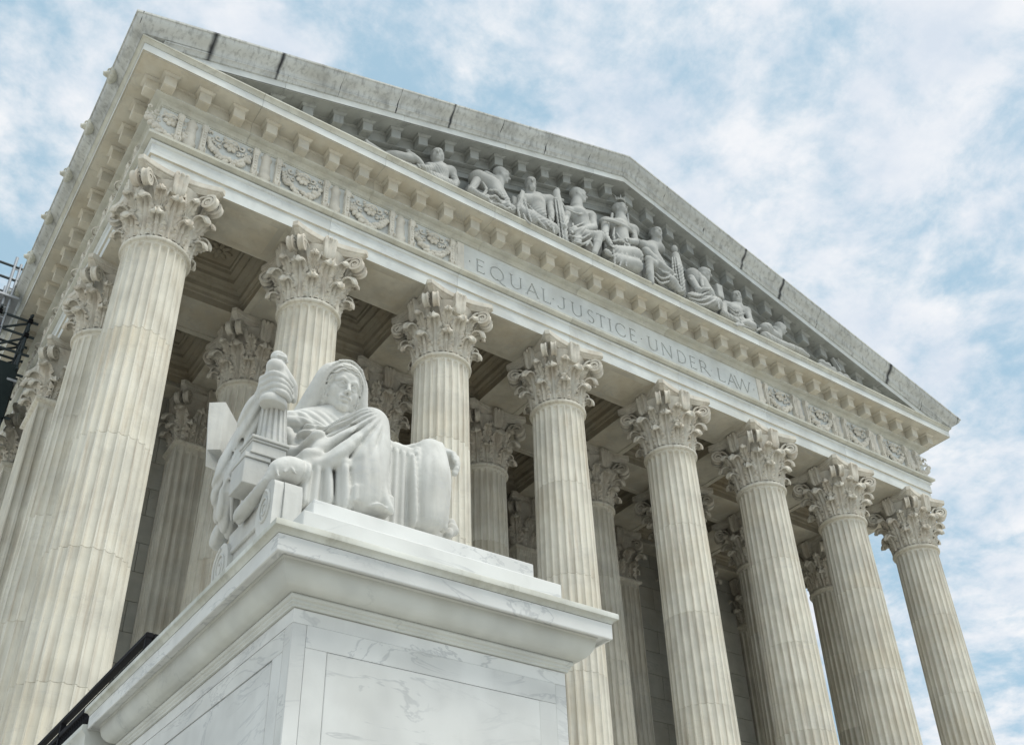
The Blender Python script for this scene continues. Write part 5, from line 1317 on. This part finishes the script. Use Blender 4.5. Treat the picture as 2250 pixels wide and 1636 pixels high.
folds(F, [((1355,512,-1.8),(1362,525,-1.85),(1376,530,-1.9)), ((1362,540,-1.95),(1366,560,-1.98),(1362,585,-2.0)), ((1372,536,-1.92),(1376,560,-1.98),(1376,585,-2.0)), ((1380,535,-1.9),(1390,558,-1.95),(1396,580,-1.98)), ((1345,545,-1.92),(1350,565,-1.98),(1350,585,-2.0)), ((1350,500,-1.76),(1348,518,-1.8),(1352,532,-1.84)), ((1392,545,-1.85),(1402,560,-1.9),(1404,585,-1.95)), ((1346,530,-1.92),(1362,528,-1.95),(1380,538,-1.9))], 0.05)
finish(F, 'carved_crowned_figure', 'carved enthroned figure with spiked crown at the centre of the pediment')
# 7 seated guard right of the centre with fasces at its side
F = field((1405,640), (1510,490))
torso(F, P(1425,555,-1.4), P(1445,585,-1.5), P(1412,540,-1.4), P(1448,548,-1.4), 0.30)
fig_head(F, P(1441,515,-1.45), (-0.15,-0.98,0.0), 1.16, 'short', False, False, True); F.ell(P(1444,520,-1.32), (0.22,0.18,0.34), None, 0.04)
F.chain([P(1496,640,-1.75), P(1488,590,-1.7), P(1484,562,-1.65)], [0.18,0.22,0.16], 0.03); F.ell(P(1482,548,-1.62), (0.13,0.13,0.20), None, 0.04)
for q in (-1.5,-0.5,0.5,1.5): F.chain([P(1496+q*4,640,-1.92), P(1488+q*6,595,-1.92), P(1484+q*4.5,566,-1.82)], 0.035, 0.015)
arm(F, P(1418,552,-1.55), P(1448,580,-1.85), P(1472,596,-1.95), 0.14)
F.chain([P(1440,590,-1.6), P(1425,572,-1.92)], [0.26,0.18], 0.05); F.chain([P(1426,576,-1.94), P(1428,600,-1.96), P(1432,622,-1.97)], [0.16,0.15,0.10], 0.04)
F.chain([P(1445,598,-1.6), P(1475,620,-1.85), P(1490,635,-1.9)], [0.26,0.22,0.14], 0.06)
folds(F, [((1440,600,-1.95),(1455,612,-2.0),(1478,606,-1.98)), ((1438,608,-1.98),(1452,622,-2.02),(1470,618,-2.0)), ((1420,548,-1.68),(1440,562,-1.74),(1456,578,-1.78)), ((1446,590,-1.9),(1462,600,-1.96),(1476,598,-1.96))], 0.045)
finish(F, 'carved_veiled_guard', 'carved seated figure in a headcloth holding a bundle of rods upright')
# 8 old man stooping, hand on knee
F = field((1500,670), (1580,590))
F.chain([P(1520,605,-1.35), P(1535,625,-1.45), P(1550,648,-1.55)], [0.30,0.36,0.36], 0.08)
fig_head(F, P(1546,602,-1.5), (0.65,-0.70,-0.3), 1.14, 'none', True)
F.chain([P(1525,596,-1.45), P(1538,606,-1.7), P(1544,630,-1.85)], [0.10,0.09,0.07], 0.03, n=3)
arm(F, P(1518,612,-1.6), P(1534,638,-1.85), P(1550,636,-1.95), 0.13)
F.chain([P(1520,655,-1.7), P(1572,668,-1.7)], [0.24,0.28], 0.06); F.box(P(1572,648,-1.4), (0.16,0.3,0.35), None, 0.04, 0.04)
folds(F, [((1512,645,-1.9),(1535,650,-1.98),(1560,640,-1.95)), ((1515,655,-1.95),(1540,660,-2.0),(1565,650,-1.96)), ((1520,662,-1.98),(1545,670,-2.02),(1572,660,-1.98)), ((1568,646,-1.85),(1576,660,-1.9),(1580,678,-1.95)), ((1516,612,-1.7),(1526,626,-1.76),(1530,640,-1.85))], 0.05)
finish(F, 'carved_old_man', 'carved bearded old man stooping with crossed arms, right of the rod bundle')
# 9 man with folded arms, looking left
F = field((1575,715), (1655,640))
torso(F, P(1612,690,-1.45), P(1618,705,-1.5), P(1590,672,-1.45), P(1638,685,-1.4), 0.30)
fig_head(F, P(1618,655,-1.5), (-0.65,-0.75,-0.05), 1.16, 'none')
arm(F, P(1588,672,-1.55), P(1590,690,-1.75), P(1620,706,-1.95), 0.14); arm(F, P(1642,688,-1.5), P(1648,706,-1.65), P(1622,712,-1.95), 0.12)
F.chain([P(1610,705,-1.6), P(1650,718,-1.7)], [0.24,0.22], 0.06)
folds(F, [((1600,672,-1.74),(1616,684,-1.80),(1634,680,-1.72)), ((1604,680,-1.78),(1618,692,-1.84),(1636,688,-1.76)), ((1612,712,-2.0),(1632,716,-2.02),(1652,722,-2.0))], 0.04)
finish(F, 'carved_man_folded_arms', 'carved smooth-headed man with folded arms looking left, right half of the pediment')
# 10 crouching boy looking right
F = field((1660,745), (1790,715))
fig_head(F, P(1714,722,-1.5), (0.85,-0.42,-0.3), 1.0, 'short')
F.ell(P(1683,724,-1.6), (0.30,0.28,0.30), None, 0.06); F.chain([P(1682,728,-1.5), P(1700,738,-1.45)], [0.28,0.24], 0.06); F.cap(P(1700,722,-1.4), P(1712,728,-1.45), 0.12, None, 0.05)
F.chain([P(1680,740,-1.7), P(1704,752,-1.8), P(1740,764,-1.75)], [0.22,0.18,0.12], 0.05); F.chain([P(1670,722,-1.7), P(1662,726,-1.8)], [0.05,0.04], 0.02)
F.chain([P(1735,760,-1.6), P(1758,772,-1.65), P(1775,782,-1.7)], [0.12,0.14,0.08], 0.04)
finish(F, 'carved_boy', 'carved curly-headed boy crouching low in the right corner of the pediment')
# 11 carved objects in the far right corner
F = field((1795,800), (1870,795), 0.028)
for u, v, r in ((1806,797,0.14),(1818,803,0.13),(1830,812,0.12),(1845,822,0.11),(1858,828,0.12)): F.ell(P(u,v,-1.6), (r*1.5,r,r*1.1), None, 0.04)
F.box(P(1836,802,-1.5), (0.05,0.10,0.34), frame((0,-1,0),(-0.55,0,1)), 0.02, 0.02); F.box(P(1842,804,-1.45), (0.04,0.10,0.30), frame((0,-1,0),(-0.75,0,1)), 0.02, 0.02)
F.chain([P(1800,800,-1.7), P(1865,832,-1.7)], [0.08,0.08], 0.03)
finish(F, 'carved_scrolls', 'small carved books and scrolls lying in the far right corner of the pediment', 'carving', 1, False)
# carved stone seats and backdrop slabs that tie the group to the tympanum
for u0, u1, v, y0 in ((925,1000,392,-1.35),(1030,1118,425,-1.40),(1128,1222,452,-1.45),(1240,1318,486,-1.40),(1325,1412,505,-1.30),(1410,1475,565,-1.40),(1500,1582,630,-1.45),(1584,1655,690,-1.40)):
    a_, b_ = P(u0,v,y0), P(u1,v,y0); zt2 = max(ZT+0.35, P((u0+u1)/2, v, y0)[2])
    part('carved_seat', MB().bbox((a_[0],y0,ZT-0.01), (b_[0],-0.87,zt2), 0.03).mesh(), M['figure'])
# ================================================================== LION HEADS on the flank gutter
F = Field((-0.42,-0.30,-0.30), (0.12,0.30,0.32), 0.022)
F.ell((-0.08,0,0.02), (0.14,0.22,0.24), None, 0.04)
for k in range(11):
    a = 2*math.pi*k/11; F.ell((-0.12,0.20*math.cos(a),0.02+0.21*math.sin(a)), (0.075,0.075,0.075), None, 0.02)
F.ell((-0.22,0,-0.02), (0.10,0.11,0.10), None, 0.04); F.ell((-0.30,0,-0.06), (0.06,0.075,0.05), None, 0.03)
for s in (-1, 1):
    F.ell((-0.25,s*0.075,0.07), (0.04,0.035,0.028), None, 0.02, True); F.ell((-0.17,s*0.13,0.14), (0.05,0.045,0.05), None, 0.02); F.cap((-0.26,s*0.03,0.11), (-0.24,s*0.10,0.12), 0.025, None, 0.02)
F.cap((-0.36,-0.05,-0.10), (-0.36,0.05,-0.10), 0.022, None, 0.02, True); F.ell((-0.34,0,0.0), (0.035,0.04,0.03), None, 0.02)
LION = F.mesh('lion_head', (0,0,0), 1)
for k in range(9): part('lion_head', LION, M['mould'], loc=(-2.20,0.0+2.25*k,19.93))
# ================================================================== BLACK RAILING on the wing wall
rail = link('metal_railing', None, None, loc=(-1.2,-7.0,-2.06), label='black metal railing with scrolled balusters behind the statue pedestal', cat='railing')
RO = np.array((-1.2,-7.0,-2.06))
def rbox(x0, y0, z0, x1, y1, z1, e=0.006): return MB().bbox((x0-RO[0],y0-RO[1],z0-RO[2]), (x1-RO[0],y1-RO[1],z1-RO[2]), e).mesh()
link('top_rail', rbox(-1.245,-10.50,-1.02,-1.155,-3.2,-0.96), M['iron'], rail); link('mid_rail', rbox(-1.235,-10.48,-1.22,-1.165,-3.2,-1.14), M['iron'], rail); link('bottom_rail', rbox(-1.225,-10.48,-1.98,-1.175,-3.2,-1.94), M['iron'], rail)
link('top_rail', rbox(-1.15,-10.50,-1.029,-0.55,-10.41,-0.961), M['iron'], rail); link('mid_rail', rbox(-1.17,-10.475,-1.199,-0.55,-10.435,-1.161), M['iron'], rail)
mb = MB(); mb.tube([(0,0,0),(0,0,0.90)], 0.017, 6)
mb.tube([(0, 0.035*math.sin(R_(a*3.2)), 0.10+0.70*a/360) for a in range(0, 361, 24)], 0.011, 5)
for s in (-1, 1): mb.tube([(0, s*0.045*(1-i/14)*math.cos(R_(i*32))+s*0.0, 0.72+0.05*(1-i/14)*math.sin(R_(i*32))) for i in range(14)], 0.009, 5)
BAL = mb.mesh('baluster', 50)
for k in range(72): link('baluster', BAL, M['iron'], rail, loc=(0, -10.40+0.10*k-RO[1], 0.02))
for k in range(4): link('baluster', BAL, M['iron'], rail, loc=(0.15+0.15*k, -10.455-RO[1], 0.02), rz=R_(90))
for y in (-10.46, -7.0, -3.3): link('post', rbox(-1.235,y-0.035,-2.06,-1.165,y+0.035,-0.955), M['iron'], rail)

# ================================================================== SCAFFOLD on the flank
sca = link('scaffold_tower', None, None, loc=(-3.2,11.5,GZ), label='dark steel scaffold tower standing against the left flank of the courthouse', cat='scaffold')
SQ = np.array((-3.2,11.5,GZ))
def pipe(name, pts, r, mat='scaffold'): link(name, MB().tube([np.array(q)-SQ for q in pts], r, 8).mesh('pipe', 60), M[mat], sca)
for yy in (11.0, 12.6):
    dy_ = yy-11.0
    for x, zt2 in ((-2.62,21.35),(-1.58,19.05),(-4.2,20.6)):
        pipe('standard', [(x,yy,GZ),(x,yy,zt2 if yy < 12 else zt2-0.2)], 0.055, 'galv' if x == -2.62 else 'scaffold')
    pipe('standard', [(-2.42,yy,17.0),(-2.42,yy,21.1)], 0.05, 'galv')
    for q in range(9): pipe('rung', [(-2.62,yy,17.2+0.45*q),(-2.42,yy,17.2+0.45*q)], 0.025, 'galv')
    for z in (18.75, 18.1, 17.3, 16.4, 14.6): pipe('ledger', [(-4.5,yy,z),(-1.30,yy,z)], 0.05)
    for z in (20.9, 20.3): pipe('ledger', [(-4.6,yy,z),(-2.25,yy,z)], 0.05)
    pipe('brace', [(-2.62,yy+0.06,18.05),(-1.58,yy+0.06,18.72)], 0.045); pipe('brace', [(-2.62,yy+0.06,17.25),(-1.58,yy+0.06,18.05)], 0.045); pipe('brace', [(-4.2,yy+0.06,16.4),(-2.62,yy+0.06,18.1)], 0.045)
for x in (-2.62,-1.58,-4.2):
    for z in (18.85, 18.2, 17.4, 16.5): pipe('transom', [(x,10.7,z),(x,12.9,z)], 0.05)
link('plank', MB().bbox(tuple(np.array((-4.4,10.85,19.42))-SQ), tuple(np.array((-2.15,12.8,19.52))-SQ), 0.01).mesh(), M['galv'], sca)
link('plank', MB().bbox(tuple(np.array((-4.4,10.85,16.0))-SQ), tuple(np.array((-1.45,12.8,16.1))-SQ), 0.01).mesh(), M['galv'], sca)
for z in (18.75, 18.1): 
    for x in (-2.62,-1.58): link('coupler', MB().bbox(tuple(np.array((x-0.08,10.88,z-0.08))-SQ), tuple(np.array((x+0.08,11.06,z+0.08))-SQ), 0.02).mesh(), M['iron'], sca)
# debris net wrapped round the lower lift, slightly billowing
rows = []
for i in range(9):
    z = 14.5+2.2*i/8; row = []
    for j in range(25):
        t = j/24; b = 0.05*math.sin(j*1.3)*math.sin(math.pi*i/8)
        if t < 0.55: q = (-4.3+(2.8)*t/0.55, 10.86-b, z)
        else: q = (-1.5+b, 10.86+2.0*(t-0.55)/0.45, z)
        row.append(np.array(q)-SQ)
    rows.append(row)
mb = MB(); mb.grid(rows); mb.grid([[q+np.array((-0.012,0.012,0)) for q in r] for r in rows]); link('debris_net', mb.mesh('net', 60), M['net'], sca)
rows = [[np.array((-3.4+1.5*j/10, 10.75-0.10*math.sin(j*0.9+i), 14.3-1.3*i/6-0.25*math.sin(j*0.5)))-SQ for j in range(11)] for i in range(7)]
mb = MB(); mb.grid(rows); mb.grid([[q+np.array((0,0.015,0)) for q in r] for r in rows]); link('tarpaulin', mb.mesh('tarp', 60), M['tarp'], sca)
